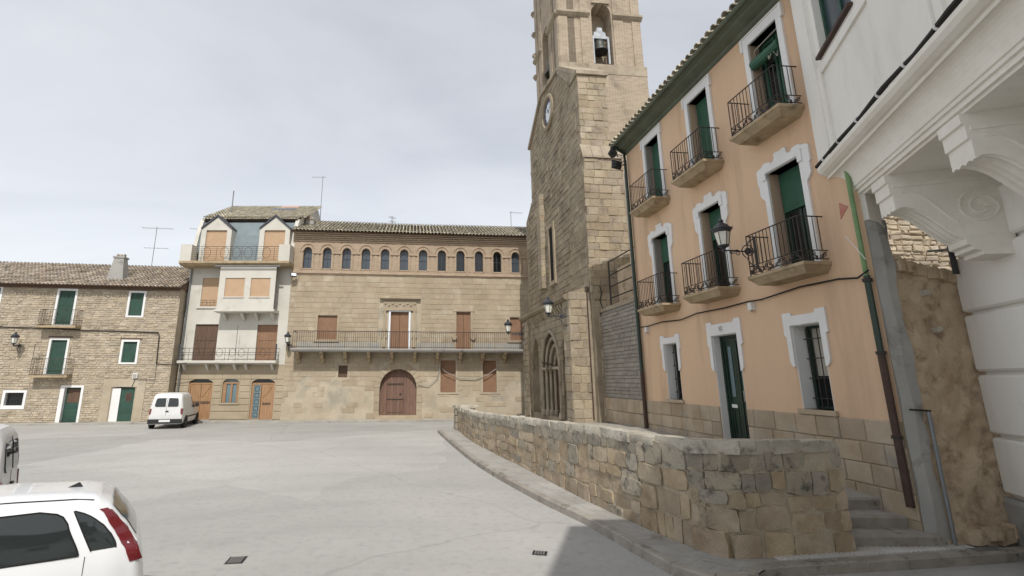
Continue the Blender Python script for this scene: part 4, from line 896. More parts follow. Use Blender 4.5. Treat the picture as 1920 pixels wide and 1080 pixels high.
# coping along the gable
for (A, B) in zip(UO[1:4], UO[2:5]):
    v = Vector((B[0] - A[0], B[1] - A[1])); nn = Vector((v.y, -v.x)).normalized(); nn = nn if nn.y > 0 else -nn
    MB().prism([A, B, (B[0] + nn.x * .2, B[1] + nn.y * .2), (A[0] + nn.x * .2, A[1] + nn.y * .2)], .78, 2.3).obj('coping', 'tower_stone', CH)
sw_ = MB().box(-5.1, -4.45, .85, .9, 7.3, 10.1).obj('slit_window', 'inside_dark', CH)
MB().ring(-5.3, -4.25, 7.15, 10.35, .2, .80, .9).obj('slit_frame', 'church_block', sw_)
# pilaster left of the slit
for k in range(17):
    MB().box(-6.62, -6.0, .62, .92, 7.2 + k * .31, 7.2 + k * .31 + .298).obj('pilaster_block', 'church_block', CH)
# clock
ck = MB().lathe([(.98, .0), (.98, .16), (.9, .2), (.8, .2), (.76, .12), (.76, 0)], 32).obj('clock', 'church_block', CH, smooth=True)
ck.matrix_local = Matrix.Translation((-4.36, .93, 16.5)) @ Matrix.Rotation(R(90), 4, 'X')
MB().lathe([(.66, 0), (.66, .1), (.55, .1), (.55, .06)], 32).obj('clock_rim', 'clock_blue', ck)
MB().lathe([(.56, 0), (.56, .075), (.01, .076)], 32).obj('clock_face', 'clock_white', ck)
MB().prism([(-.03, -.06), (.03, -.06), (.015, .44), (-.015, .44)], .08, .09, 'z').obj('minute_hand', 'iron', ck).rotation_euler = (0, 0, R(-60))
MB().prism([(-.035, -.05), (.035, -.05), (.02, .28), (-.02, .28)], .091, .1, 'z').obj('hour_hand', 'iron', ck).rotation_euler = (0, 0, R(28))
for k in range(12):
    q = MB().box(-.016, .016, .44, .53, .077, .085).obj('hour_mark', 'clock_blue', ck); q.rotation_euler = (0, 0, R(30 * k))
# south buttress, upper and lower stage with a sloped weathering, faced with single blocks
MB().box(-2.4, 0, 2.2, 2.21, 12, 15.6).obj('buttress_core', 'church_mortar', CH)
def ashlar_face(y0, y1, z0, z1, x, hmin=.26, hmax=.36, wmin=.3, wmax=.6, m='church_block', name='ashlar_block'):
    for (p, q, c, d) in courses(y0, y1, z0, z1, hmin, hmax, wmin, wmax, gap=.01, r=r4, minw=.12):
        b = MB().block(p, q, c, d, -.004 - r4.uniform(0, .03), .06, .018, .014, r4)
        b.v = [(x - yy, xx, zz_) for (xx, yy, zz_) in b.v]; b.obj(name, m, CH)
MB().prism([(.9, 0), (2.2, 0), (2.2, 15.9), (.9, 15.9)], -2.0, -.006, 'x').obj('upper_buttress', 'church_mortar', CH)
ashlar_face(.89, 2.22, 12.4, 15.88, .0)
MB().box(-1.0, .12, .82, 2.3, 15.9, 16.08).obj('buttress_cap', 'tower_stone', CH)
MB().prism([(.12, 16.08), (-1.0, 16.08), (-2.6, 17.7), (-2.5, 17.9)], .82, 2.3).obj('sloped_cap', 'tower_stone', CH)
MB().prism([(.176, 0), (-2.2, 0), (-2.2, 12.42), (-.02, 12.42), (.176, 11.85)], .925, 2.62).obj('lower_buttress', 'church_mortar', CH)
for k in range(4): MB().prism([(.26, 11.78), (.26, 11.88), (-.0, 12.5), (-.0, 12.38)], .84 + k * .455, .84 + (k + 1) * .455 - .015).obj('weathering_slab', 'tower_stone', CH)
ashlar_face(.86, 2.64, 5.3, 11.8, .18, .26, .38, .32, .66)
ashlar_face(1.15, 2.64, .4, 5.3, .18, .3, .4, .4, .7)
# broken lump of masonry bulging right of the buttress
MB().loft([[(-.4, 2.5, 11.9), (-.4, 2.75, 11.8), (-1.4, 2.8, 11.8), (-1.4, 2.5, 11.9)], [(-.2, 2.5, 10.4), (-.2, 3.0, 10.2), (-1.4, 3.1, 10.2), (-1.4, 2.5, 10.4)], [(-.1, 2.5, 8.8), (-.2, 3.1, 8.7), (-1.4, 3.4, 8.7), (-1.4, 2.5, 8.8)], [(-.1, 2.5, 5.0), (-.2, 3.2, 5.0), (-1.4, 3.6, 5.0), (-1.4, 2.5, 5.0)]]).obj('broken_masonry', 'church_stone', CH)
MB().box(-9, -1.2, 2.3, 9, 0, 10.9).obj('nave_wall', 'church_stone', CH)
# portal block: wall, buttresses, cornice on corbels
o_po, o_bl, o_bs = op(-4.78, -1.95, .9, 3.0, arch=1.72, depth=.55, point=True), op(-6.75, -5.15, .9, 3.1, arch=1.5, depth=.35, point=True), op(-1.62, -1.12, .9, 3.1, arch=1.15, depth=.3, point=True)
wall(MB(), -7.3, -.7, 0, 5.6, [o_po, o_bl, o_bs], .15, 1.0).obj('portal_wall', 'church_stone', CH)
mb = MB()
def free(x, z): return not any(o['x0'] - .12 < x < o['x1'] + .12 and z < (arch_z(o, min(max(x, o['x0']), o['x1'])) + .18) for o in (o_po, o_bl, o_bs))
for (p, q, z0, z1) in courses(-7.3, -.8, .9, 5.5, .26, .34, .3, .62, gap=.014, r=r4, inside=free): mb.block(p, q, z0, z1, .13 - r4.uniform(0, .02), .16, .014, .006, r4)
mb.obj('portal_facing', 'church_stone', CH, kind='stuff')
# stepped archivolts with colonnettes
for k in range(4):
    ins = .02 + k * .26; hw = 1.415 - ins; xc = -3.365; y0 = .13 + k * .13; rise = 1.72 * hw / 1.415; L = []
    oo = op(xc - hw, xc + hw, .9, 3.0, arch=rise, point=True); pts = []
    for i in range(25):
        x = xc - hw * math.cos(math.pi * i / 24); pts.append((x, y0, arch_z(oo, x)))
    MB().tube(pts, .085 if k % 2 == 0 else .07, 7).obj('archivolt', 'tower_stone', CH)
    for s_ in (-1, 1):
        cx = xc + s_ * hw; c_ = MB().lathe([(.12, .9), (.12, 1.1), (.07, 1.16), (.065, 2.7), (.09, 2.76), (.07, 2.8), (.12, 2.98), (.12, 3.02)], 8, (cx, y0, 0)).obj('colonnette', 'tower_stone', CH)
for s_ in (-1, 1): MB().box(-3.365 + s_ * 1.0 - .5, -3.365 + s_ * 1.0 + .5, .06, .7, 2.96, 3.06).obj('capital_band', 'tower_stone', CH)
dr_ = arch_panel(MB(), dict(op(-4.1, -2.63, .9, 3.0, arch=.95, point=True)), .62, .05).obj('portal_door', 'dark_wood', CH)
MB().box(-7.3, -.7, .66, .7, .0, 5.4).obj('portal_backing', 'church_stone', CH)
for k in range(2): MB().box(-4.05 + k * .7, -3.4 + k * .7, .595, .62, .95, 2.9).obj('door_leaf', 'dark_wood', dr_)
arch_panel(MB(), o_bl, .48, .05).obj('blind_arch', 'church_stone', CH); arch_panel(MB(), o_bs, .42, .05).obj('blind_arch', 'church_stone', CH)
MB().prism([(-8.1, 0), (-6.85, 0), (-6.85, 5.62), (-8.1, 5.62)], .02, .95).obj('left_buttress', 'church_mortar', CH)
ashlar_face(0.0, .15, .4, 5.55, -6.85, .28, .36, .2, .3)
for (p, q, c, d) in courses(-8.1, -6.85, .4, 5.55, .28, .36, .4, .8, gap=.016, r=r4, minw=.12): MB().block(p, q, c, d, -.01 - r4.uniform(0, .02), .05, .018, .006, r4).obj('ashlar_block', 'church_block', CH)
MB().prism([(-.85, 0), (-.006, 0), (-.006, 5.95), (-.85, 5.95)], .006, .95).obj('right_buttress', 'church_mortar', CH)
ashlar_face(0.0, .74, .4, 5.95, 0.0, .27, .36, .3, .5); ashlar_face(.8, 1.12, .4, 6.2, -.06, .27, .36, .2, .32)
MB().box(-.5, -.1, .72, 1.15, 0, 6.2).obj('return_core', 'church_mortar', CH)
MB().tube([(-.02, .77, 6.1), (-.02, .77, 1.0)], .035, 6).obj('downpipe', 'pipe_brown', CH)
for (p, q, c, d) in courses(-.85, 0, .4, 5.95, .28, .36, .3, .6, gap=.016, r=r4, minw=.12): MB().block(p, q, c, d, -.01 - r4.uniform(0, .02), .05, .018, .006, r4).obj('ashlar_block', 'church_block', CH)
MB().prism([(-.08, 5.66), (-.2, 5.74), (-.2, 5.86), (.95, 6.25), (.95, 5.6), (.2, 5.6)], -8.2, -.1, 'x').obj('cornice', 'church_stone', CH)
for i in range(17): MB().prism([(.2, 5.28), (.08, 5.3), (-.06, 5.5), (-.06, 5.62), (.2, 5.62)], -6.7 + i * .35, -6.54 + i * .35, 'x').obj('corbel', 'church_block', CH)
MB().tube([(.22, 1.25, 6.2), (.23, 1.3, 5.9), (.22, 1.22, 5.6), (.23, 1.3, 5.3), (.22, 1.2, 5.0)], .02, 5).obj('cable', 'cable', CH)
# brick bell tower
TX0, TX1, TY0, TY1 = -7.35, -3.0, 1.17, 5.75
MB().box(TX0 - .1, TX1 + .1, TY0 - .08, TY1 + .1, 0, 18.05).obj('tower_shaft', 'tower_brick', CH)
def tower_side(ops, length, z0, z1): return wall(MB(), 0, length, z0, z1, ops, 0, .9)
lw_, lsn = TX1 - TX0, TY1 - TY0
Z0, Z1 = 18.1, 27.5
# south face runs along +y at x = TX1: local frame (along, inward) -> (x = TX1 - inward, y = TY0 + along)
s_op = op(1.87, 2.96, 18.62, 21.85, arch=.58, depth=.9); w_op = op(1.35, 2.65, 18.62, 21.85, arch=.62, depth=.9)
b = tower_side([s_op], lsn, Z0, Z1); b.v = [(TX1 - y, TY0 + x, z) for (x, y, z) in b.v]; b.obj('belfry_wall', 'tower_brick', CH)
b = tower_side([w_op], lw_, Z0, Z1); b.v = [(TX0 + x, TY0 + y, z) for (x, y, z) in b.v]; b.obj('belfry_wall', 'tower_brick', CH)
MB().box(TX0, TX0 + .9, TY0 + .9, TY1, Z0, Z1).obj('belfry_wall', 'tower_brick', CH); MB().box(TX0 + .9, TX1 - .9, TY1 - .9, TY1, Z0, Z1).obj('belfry_wall', 'tower_brick', CH)
MB().box(TX0 + .2, TX1 - .2, TY0 + .2, TY1 - .2, Z1 - .4, Z1 - .1).obj('belfry_ceiling', 'tower_stone', CH)
MB().box(TX0 - .12, TX1 + .12, TY0 - .1, TY1 + .12, 18.05, 18.62).obj('ledge', 'tower_stone', CH)
def belt(z, h, o_):   # string course round the tower, broken at the two openings
    prof = lambda k: [(0, z), (-o_ * .6, z + h * .3), (-o_, z + h * .6), (-o_, z + h), (0, z + h)]
    b = MB().prism(prof(0), 0, 1.8, 'x'); b.v = [(TX1 - y, TY0 + x - .1, z_) for (x, y, z_) in b.v]; b.obj('string_course', 'tower_stone', CH)
    b = MB().prism(prof(0), 3.03, lsn + .1, 'x'); b.v = [(TX1 - y, TY0 + x, z_) for (x, y, z_) in b.v]; b.obj('string_course', 'tower_stone', CH)
    b = MB().prism(prof(0), -.1, 1.3, 'x'); b.v = [(TX0 + x, TY0 + y, z_) for (x, y, z_) in b.v]; b.obj('string_course', 'tower_stone', CH)
    b = MB().prism(prof(0), 2.7, lw_ + .1, 'x'); b.v = [(TX0 + x, TY0 + y, z_) for (x, y, z_) in b.v]; b.obj('string_course', 'tower_stone', CH)
belt(21.45, .28, .22)
MB().box(TX0 - .35, TX1 + .35, TY0 - .35, TY1 + .35, 27.5, 27.9).obj('tower_cornice', 'tower_stone', CH)
for (p, q) in ((.0, .5), (1.22, 1.8), (3.05, 3.6), (4.1, 4.58)):
    for (za, zb_) in ((18.64, 21.44), (21.74, 27.45)): MB().box(TX1 - .05, TX1 + .055, TY0 + p, TY0 + q, za, zb_).obj('pilaster_strip', 'tower_brick', CH)
for (p, q) in ((.0, .5), (.75, 1.3), (2.7, 3.2), (3.85, 4.35)):
    for (za, zb_) in ((18.64, 21.44), (21.74, 27.45)): MB().box(TX0 + p, TX0 + q, TY0 - .055, TY0 + .05, za, zb_).obj('pilaster_strip', 'tower_brick', CH)
for k in range(5):
    MB().prism([(TY0 - .05, 20.4 + k * 1.5), (TY0 - .22, 20.6 + k * 1.5), (TY0 - .22, 20.7 + k * 1.5), (TY0 - .05, 20.8 + k * 1.5)], TX0 - .16, TX0 + .04, 'x').obj('corner_stone', 'tower_stone', CH)
MB().prism([(TX1, 22.46), (TX1 + .0, 22.4)] + [(TX1 + .1, 22.4), (TX1 + .1, 22.46)], TY0 + 1.9, TY0 + 2.9).obj('arch_ledge', 'tower_stone', CH)
MB().box(TX1 - .3, TX1 - .22, TY0 + 1.87, TY0 + 2.96, 18.62, 18.9).obj('opening_guard', 'iron', CH)
def bell(x, y, z, s, ry=0):
    b = MB().lathe([(.50 * s, 0), (.5 * s, .05 * s), (.4 * s, .2 * s), (.34 * s, .5 * s), (.28 * s, .72 * s), (.16 * s, .84 * s), (.03 * s, .88 * s)], 20).obj('bell', 'bronze', CH, smooth=True)
    b.location = (x, y, z); b.rotation_euler = (0, 0, ry)
    P = [(-.62, .9), (-.58, 1.05), (-.4, 1.1), (-.38, 1.35), (-.2, 1.42), (-.16, 1.7), (.16, 1.7), (.2, 1.42), (.38, 1.35), (.4, 1.1), (.58, 1.05), (.62, .9)]
    MB().prism([(p * s, q * s) for p, q in P], -.14 * s, .14 * s).obj('yoke', 'yoke_paint', b)
    MB().tube([(-.75 * s, 0, .98 * s), (.75 * s, 0, .98 * s)], .05 * s, 6).obj('axle', 'iron', b); MB().tube([(0, 0, .2 * s), (0, 0, -.12 * s)], [.03 * s, .07 * s], 6).obj('clapper', 'iron', b)
    return b
bell(TX1 - .45, TY0 + 2.42, 19.75, .85, R(90)); bell(TX0 + 2.0, TY0 + .45, 19.5, 1.1)
for k in range(2): MB().box(TX1 - .3, TX1 - .22, TY0 + 1.93 + k * .86, TY0 + 2.03 + k * .86, 18.9, 20.5).obj('bell_frame', 'yoke_paint', CH)

# ------------------------------------------------------------------ walled yard between church and orange house
O0 = Vector((6.9, 8.2, 0)); OL = O0 + dO * 8.55
OH_L = 8.55
YW = thing('yard_wall', 'grey coursed rubble wall with an iron fence above beside the church', 'wall', O0 + dO * 12.15, az)
MB().box(0, 3.58, .02, .5, 0, 5.1).obj('core', 'cement', YW)
mb = MB(); r5 = random.Random(5)
for (p, q, z0, z1) in courses(0, 3.58, 1.85, 5.05, .11, .17, .22, .6, gap=.022, r=r5): mb.block(p, q, z0, z1, -.008 - r5.uniform(0, .02), .03, .014, .012, r5)
mat('grey_rubble', S(158, 148, 134), S(142, 132, 118), scale=2, bump=.5, bscale=12, rand=.08)
mb.obj('rubble_facing', 'grey_rubble', YW, kind='stuff')
for i in range(8):
    for k in range(2): MB().block(i * .45 + .005, (i + 1) * .45 - .01, .95 + k * .45, .95 + (k + 1) * .45 - .012, -.04, .03, .015, .004).obj('base_block', 'plinth_stone', YW)
MB().box(-.03, 3.58, -.05, .55, 5.1, 5.24).obj('coping', 'church_block', YW)
for z in (7.05, 6.5, 6.05, 5.6): MB().tube([(.9, .2, z), (3.56, .2, z)], .028, 6).obj('fence_rail', 'iron', YW)
for x in (.9, 3.5): MB().tube([(x, .2, 5.22), (x, .2, 7.08)], .035, 6).obj('fence_post', 'iron', YW)
MB().box(1.1, 3.5, .45, .5, 5.24, 6.75).obj('planking', 'earth_wall', YW)

# ------------------------------------------------------------------ orange house
OR = thing('orange_house', 'three storey orange stucco house with white surrounds and iron balconies', 'house', OL, az)
BX = [7.0, 4.43, 1.83]           # bay centres, from the near end to the far end
ops = []
for c in BX:
    ops += [op(c - .45, c + .45, 7.85, 10.05, depth=.34), op(c - .45, c + .45, 4.62, 6.85, depth=.34)]
g_w3, g_d, g_w1 = op(6.56, 7.30, 1.95, 3.56, depth=.42), op(3.88, 4.88, .95, 3.58, depth=.45), op(1.45, 2.2, 1.95, 3.54, depth=.42)
ops += [g_w3, g_d, g_w1]
ob = wall(MB(), 0, OH_L, 0, 10.5, ops, 0)
ob.add([(0, 0, 0), (0, 6, 0), (2.6, 6, 0), (OH_L, 0, 0), (0, 0, 10.5), (0, 6, 10.5), (2.6, 6, 10.5), (OH_L, 0, 10.5)], [(0, 1, 5, 4), (1, 2, 6, 5), (2, 3, 7, 6), (4, 5, 6, 7)])
ob.obj('wall', 'orange_stucco', OR)
r6 = random.Random(31)
# plinth: dressed blocks, bigger towards the steps
zc = [.42, .80, 1.14, 1.48, 1.86]
for i in range(4):
    x = -r6.uniform(0, .3)
    while x < OH_L:
        w = r6.uniform(.36, .68); p, q = max(x, 0), min(x + w, OH_L)
        for (aa, bb, cc, dd_) in cut([(p, q, zc[i], zc[i + 1])], g_d, .0):
            if bb - aa > .1: MB().block(aa + .007, bb - .007, cc + .007, dd_ - .007, -.028 - r6.uniform(0, .012), .02, .012, .005, r6).obj('plinth_block', 'plinth_stone', OR)
        x += w
MB().box(0, 3.876, -.012, .02, 0, 1.855).obj('plinth_core', 'ashlar_mortar', OR); MB().box(4.884, OH_L, -.012, .02, 0, 1.855).obj('plinth_core', 'ashlar_mortar', OR)
def u_shape(outer, x0, x1, z0, z1, y0, y1, name='surround', parent=OR, m='white_trim'):
    # outer: left half of the outline, from the foot up to the centre line; mirrored
    c = (x0 + x1) / 2; Lh_ = [(c - dx, z) for dx, z in outer]; Rh = [(c + dx, z) for dx, z in reversed(outer)]
    if abs(outer[-1][0]) < 1e-6: Rh = Rh[1:]
    return MB().prism(Lh_ + Rh + [(x1, outer[0][1]), (x1, z1), (x0, z1), (x0, outer[0][1])], y0, y1).obj(name, m, parent)
def scroll_band(parent, x0, x1, y, z0, z1, m='iron'):
    mb = MB(); h = (z1 - z0); n = max(3, round((x1 - x0) / (h * .95))); w = (x1 - x0) / n
    for i in range(n):
        cx = x0 + (i + .5) * w; s_ = 1 if i % 2 else -1
        mb.tube(spiral(cx - s_ * w * .16, z0 + h * .68, h * .04, h * .27, 1.35, y, 16, 0, s_), .0085, 4); mb.tube(spiral(cx + s_ * w * .16, z0 + h * .32, h * .04, h * .27, 1.35, y, 16, math.pi, s_), .0085, 4)
        mb.tube([(cx - s_ * w * .45, y, z0 + h * .9), (cx, y, z0 + h * .5), (cx + s_ * w * .45, y, z0 + h * .1)], .008, 4)
    return mb.obj('scroll_band', m, parent, kind='stuff')
for i, c in enumerate(BX):
    for lvl, (zs, zr) in enumerate(((4.62, 5.50), (7.82, 8.70))):
        hw = .72; yo = -.52
        # slab: moulded, tapering underneath
        rings = []
        for (z, k) in ((zs - .20, .12), (zs - .17, .10), (zs - .08, .03), (zs - .06, .0), (zs, .0)):
            rings.append([(c - hw - .05 + k, .0, z), (c - hw - .05 + k, yo - .05 + k * 1.1, z), (c + hw + .05 - k, yo - .05 + k * 1.1, z), (c + hw + .05 - k, .0, z)])
        b = MB().loft(rings).obj('balcony', 'balcony_stone', OR)
        railing(b, c - hw, c + hw, yo, zs, zr, .105, .0085, 'iron', rail=.014, mid=zs + .22)
        scroll_band(b, c - hw, c + hw, yo, zs + .03, zs + .21)
        for s_ in (-1, 1):
            sb = scroll_band(b, 0, .5, 0, zs + .03, zs + .21); sb.rotation_euler = (0, 0, R(90)); sb.location = (c + s_ * hw, yo, 0)
    # top floor surround, plain with cyma edge
    u_shape([(.60, 7.84), (.60, 10.27), (0, 10.27)], c - .45, c + .45, 7.84, 10.05, -.05, .34)
    u_shape([(.66, 9.98), (.66, 10.30), (0, 10.30)], c - .60, c + .60, 9.98, 10.272, -.075, .0, 'surround_hood')
    # first floor surround with eared, crested head
    u_shape([(.58, 4.64), (.58, 6.28), (.64, 6.34), (.70, 6.42), (.70, 6.64), (.73, 6.68), (.73, 6.99), (.66, 7.03), (.56, 7.05), (.50, 7.1), (.34, 7.09), (.27, 7.03), (.2, 7.05), (.16, 7.12), (.18, 7.17), (.12, 7.21), (0, 7.19)], c - .45, c + .45, 4.64, 6.85, -.05, .34)
    u_shape([(.56, 6.72), (.56, 6.98), (0, 6.98)], c - .45, c + .45, 6.72, 6.86, -.08, -.0, 'inner_moulding')
    for zz0, zz1, kind in ((4.64, 6.85, 'mid'), (7.84, 10.05, 'top')):
        w_ = MB().ring(c - .45, c + .45, zz0, zz1, .05, .24, .32, .03).obj('balcony_door', 'dark_green', OR)
        if kind == 'mid':
            zr_ = 5.95 if i == 0 else 6.05
            MB().zig(c - .40, c + .40, zr_, zz1 - .04, .20, .045, .012).obj('roller_blind', 'blind_green', w_)
            for (p, q) in ((c - .40, c - .02), (c + .02, c + .40)):
                MB().ring(p, q, zz0 + .03, zr_ + .02, .055, .27, .31, .12).obj('door_leaf', 'dark_green', w_); MB().box(p + .055, q - .055, .285, .295, zz0 + .15, zr_).obj('pane', 'glass_dark', w_)
            if i == 0: MB().zig(c - .1, c + .38, zz0 + .12, zr_, .33, .07, .02, True).obj('curtain', 'curtain', w_)
        elif i == 0:
            MB().tube([(c - .42, .02, 9.5), (c + .42, .02, 9.5)], .12, 10).obj('rolled_blind', 'blind_green', w_)
            MB().tube([(c - .42, .04, 9.5), (c - .42, .1, 9.9), (c + .3, .1, 9.95)], .012, 5).obj('blind_cord', 'curtain', w_)
            MB().tube([(c + .05, .0, 9.6), (c + .12, -.04, 9.3), (c + .22, -.03, 9.45), (c + .3, 0, 9.25), (c + .36, .04, 9.6)], .014, 5).obj('blind_cord', 'curtain', w_)
            for (p, q) in ((c - .40, c - .02), (c + .02, c + .40)):
                MB().ring(p, q, zz0 + .03, zz1 - .05, .06, .27, .31, .3).obj('door_leaf', 'blind_green', w_); MB().box(p + .06, q - .06, .285, .295, zz0 + .3, zz1 - .1).obj('pane', 'glass_dark', w_)
                for k in range(3): MB().box(p + .06, q - .06, .275, .284, zz0 + .75 + k * .42, zz0 + .775 + k * .42).obj('glazing_bar', 'dark_green', w_)
        else: MB().zig(c - .40, c + .40, zz0 + .03, zz1 - .04, .20, .045, .012).obj('roller_blind', 'blind_green', w_)
# ground floor
def ground_surround(o, top, zlow):
    c = (o['x0'] + o['x1']) / 2; hw = (o['x1'] - o['x0']) / 2
    u_shape([(hw + .05, zlow), (hw + .1, zlow + .06), (hw + .12, zlow + .14), (hw + .12, zlow + .6), (hw + .17, zlow + .62), (hw + .17, top), (hw - .05, top), (hw - .08, top - .07), (.0, top - .07)], o['x0'], o['x1'], o['z0'], o['z1'], -.04, .03)
    MB().prism([(o['x0'] + .0, o['z0']), (o['x0'] + .015, o['z0']), (o['x0'] + .015, o['z1'] - .015), (o['x1'] - .015, o['z1'] - .015), (o['x1'] - .015, o['z0']), (o['x1'], o['z0']), (o['x1'], o['z1']), (o['x0'], o['z1'])], .004, o['depth']).obj('reveal', 'white_trim', OR)
ground_surround(g_w3, 3.82, 2.75); ground_surround(g_w1, 3.78, 2.75); ground_surround(g_d, 3.92, 2.7)
for o in (g_w3, g_w1):
    w_ = MB().ring(o['x0'] + .015, o['x1'] - .015, o['z0'], o['z1'] - .015, .05, .30, .40).obj('window', 'dark_green', OR)
    MB().box(o['x0'] + .06, o['x1'] - .06, .36, .37, o['z0'] + .05, o['z1'] - .06).obj('pane', 'curtain' if o is g_w3 else 'glass_dark', w_)
    MB().box(o['x0'] + .06, o['x1'] - .06, .33, .355, o['z0'] + .05, o['z0'] + .62).obj('lower_panel', 'inside_dark', w_)
    n_ = 5
    for k in range(n_): put('bar', bar_mesh(1.54, .011, 'iron'), w_, (o['x0'] + .09 + (o['x1'] - o['x0'] - .18) * k / (n_ - 1), .22, o['z0'] + .01))
    for k in range(4): MB().tube([(o['x0'], .22, o['z0'] + .2 + k * .38), (o['x1'], .22, o['z0'] + .2 + k * .38)], .010, 5).obj('bar', 'iron', w_)
    MB().box(o['x0'] - .08, o['x1'] + .08, -.07, .4, 1.86, 1.95).obj('sill', 'plinth_stone', OR)
dd = MB().ring(3.895, 4.865, .95, 3.565, .06, .18, .28, .02).obj('front_door', 'dark_green', OR)
for (p, q) in ((3.955, 4.375), (4.385, 4.805)):
    lf = MB().ring(p, q, .97, 3.5, .07, .21, .26, .12).obj('door_leaf', 'dark_green', dd); MB().box(p + .07, q - .07, .235, .25, 1.09, 3.43).obj('panel', 'dark_green', dd)
    MB().box(p + .15, q - .15, .22, .234, 2.1, 3.3).obj('glass_strip', 'glass_leaded', dd); MB().ring(p + .11, q - .11, 1.2, 1.85, .03, .215, .235).obj('panel_frame', 'dark_green', dd)
MB().box(4.06, 4.26, .195, .212, 1.84, 1.92).obj('letter_flap', 'white_plastic', dd); MB().tube([(4.6, .17, 2.0), (4.6, .17, 2.25)], .014, 6).obj('handle', 'chrome', dd)
num = MB().box(4.26, 4.40, -.055, -.035, 3.66, 3.80).obj('house_number', 'white_plastic', OR)
fc = bpy.data.curves.new('house_number', 'FONT'); fc.body = '52'; fc.size = .13; fc.align_x = 'CENTER'; fc.extrude = .002; fc.materials.append(MATS['paint_number'])
fo = bpy.data.objects.new('tmp_text', fc); dmesh = bpy.data.meshes.new_from_object(fo); bpy.data.objects.remove(fo)
put('digits', dmesh, num, (4.33, -.058, 3.685), (R(90), 0, 0))
# cornice, roof and rainwater pipes
MB().prism([(0, 10.38), (-.06, 10.42), (-.08, 10.48), (-.2, 10.52), (-.3, 10.56), (-.34, 10.62), (-.44, 10.64), (-.46, 10.70), (0, 10.74)], -.1, OH_L + .1, 'x').obj('cornice', 'cornice_green', OR)
MB().tube([(-.1, -.5, 10.68), (OH_L + .1, -.5, 10.68)], .06, 8).obj('gutter', 'cornice_green', OR)
MB().add([(-.05, -.5, 10.7), (OH_L + .05, -.5, 10.7), (2.7, 6.3, 10.7), (-.05, 6.3, 10.7), (-.05, 3.2, 11.95), (3.8, 3.2, 11.95)], [(0, 1, 5, 4), (1, 2, 5), (2, 3, 4, 5), (3, 0, 4), (3, 2, 1, 0)]).obj('roof', 'roof_tile_moss', OR)
tile_field('roof_tiles', 'roof_tile_moss', OR, -.1, OH_L + .1, -.3, 10.80, 3.2, 12.0, pitch=.23, clip=lambda y: OH_L + .05 - max(0, y + .5) * 1.28)
eave_tiles('roof_tile_moss', OR, -.1, OH_L + .1, -.6, 10.7, .23, R(19))
MB().tube([(.06, -.45, 10.62), (.06, -.12, 10.4), (.06, -.1, 10.1), (.06, -.1, 2.75)], .05, 8).obj('rainwater_pipe', 'dark_green', OR)
MB().tube([(.06, -.1, 2.75), (.06, -.1, .9)], .058, 8).obj('pipe_shoe', 'pipe_brown', OR)
MB().tube([(-.07, -.08, 9.7), (-.07, -.08, 2.0)], .03, 6).obj('conduit', 'grey_metal', OR)
MB().tube([(OH_L - .06, -.45, 10.62), (OH_L - .06, -.1, 10.3), (OH_L - .06, -.09, 4.2)], .04, 8).obj('rainwater_pipe', 'bright_green_pipe', OR)
MB().tube([(OH_L - .06, -.09, 4.2), (OH_L - .06, -.09, 2.95)], .05, 8).obj('rainwater_pipe', 'dark_green', OR)
MB().tube([(OH_L - .06, -.09, 2.95), (OH_L - .05, -.09, .62)], .058, 8).obj('pipe_shoe', 'pipe_brown', OR)
for z in (1.6, 2.9, 4.1): MB().tube([(OH_L - .06, -.09, z), (OH_L - .06, -.09, z + .05)], .075, 8).obj('pipe_clip', 'iron', OR)
MB().prism([(8.12, 5.32), (8.3, 5.5), (8.14, 5.62)], -.012, .0).obj('red_mark', 'red_paint', OR)
Mo = frame(OR)
cable('wall_cable', 'black cable sagging along the orange house below the first floor balconies', [(.15, -.06, 4.18), (.6, -.06, 4.16), (1.5, -.06, 4.2), (2.6, -.06, 4.14), (3.4, -.06, 4.22), (4.6, -.06, 4.2), (5.5, -.07, 4.22), (5.9, -.07, 4.2), (7.0, -.06, 4.28), (7.9, -.06, 4.26), (8.3, -.07, 4.2), (8.6, -.15, 4.27)], .017, M_=Mo)
cable('wall_cable', 'thin pale wire stretched across the green rainwater pipe', [(8.3, -.16, 4.95), (8.62, -.18, 4.45)], .006, 'white_plastic', Mo)
for (x, z, lb) in ((5.55, 4.1, 'small white box on the cable left of the near balcony'), (.55, 4.06, 'small white box on the cable beside the far rainwater pipe')):
    j = thing('cable_box', lb, 'box', Mo @ Vector((x, -.05, z)), az); MB().prism([(-.06, -.08), (.06, -.08), (.06, .06), (.04, .08), (-.04, .08), (-.06, .06)], -.06, .05).obj('case', 'white_plastic', j); MB().tube([(0, -.02, -.08), (0, -.02, -.13)], .02, 6).obj('gland', 'cement', j)

# ------------------------------------------------------------------ grey return and rough earthen wall beside it
RW = thing('rough_wall', 'rough brown stone and earth wall between the orange and white houses', 'wall', (6.93, 8.13, 0), R(6.4))
rr = random.Random(4)
nx, nz = 34, 76; mb = MB()
import mathutils
def hgt(x, z): return .07 * mathutils.noise.noise(Vector((x * 1.6, z * 1.9, 3.1))) + .05 * mathutils.noise.noise(Vector((x * 5, z * 6, 7.7))) + .028 * mathutils.noise.noise(Vector((x * 13, z * 14, 1.2)))
X0, X1, ZT = .20, 1.75, 4.3
for k in range(nz + 1):
    for i in range(nx + 1):
        x = X0 + (X1 - X0) * i / nx; z = (ZT + .25 - .22 * x + .12 * mathutils.noise.noise(Vector((x * 4, 0, 9)))) * k / nz
        mb.v.append((x, hgt(x, z) - (.12 * max(0, (.7 - z) / .7)) + .02, z))
for k in range(nz):
    for i in range(nx): mb.f.append((k * (nx + 1) + i, k * (nx + 1) + i + 1, (k + 1) * (nx + 1) + i + 1, (k + 1) * (nx + 1) + i))
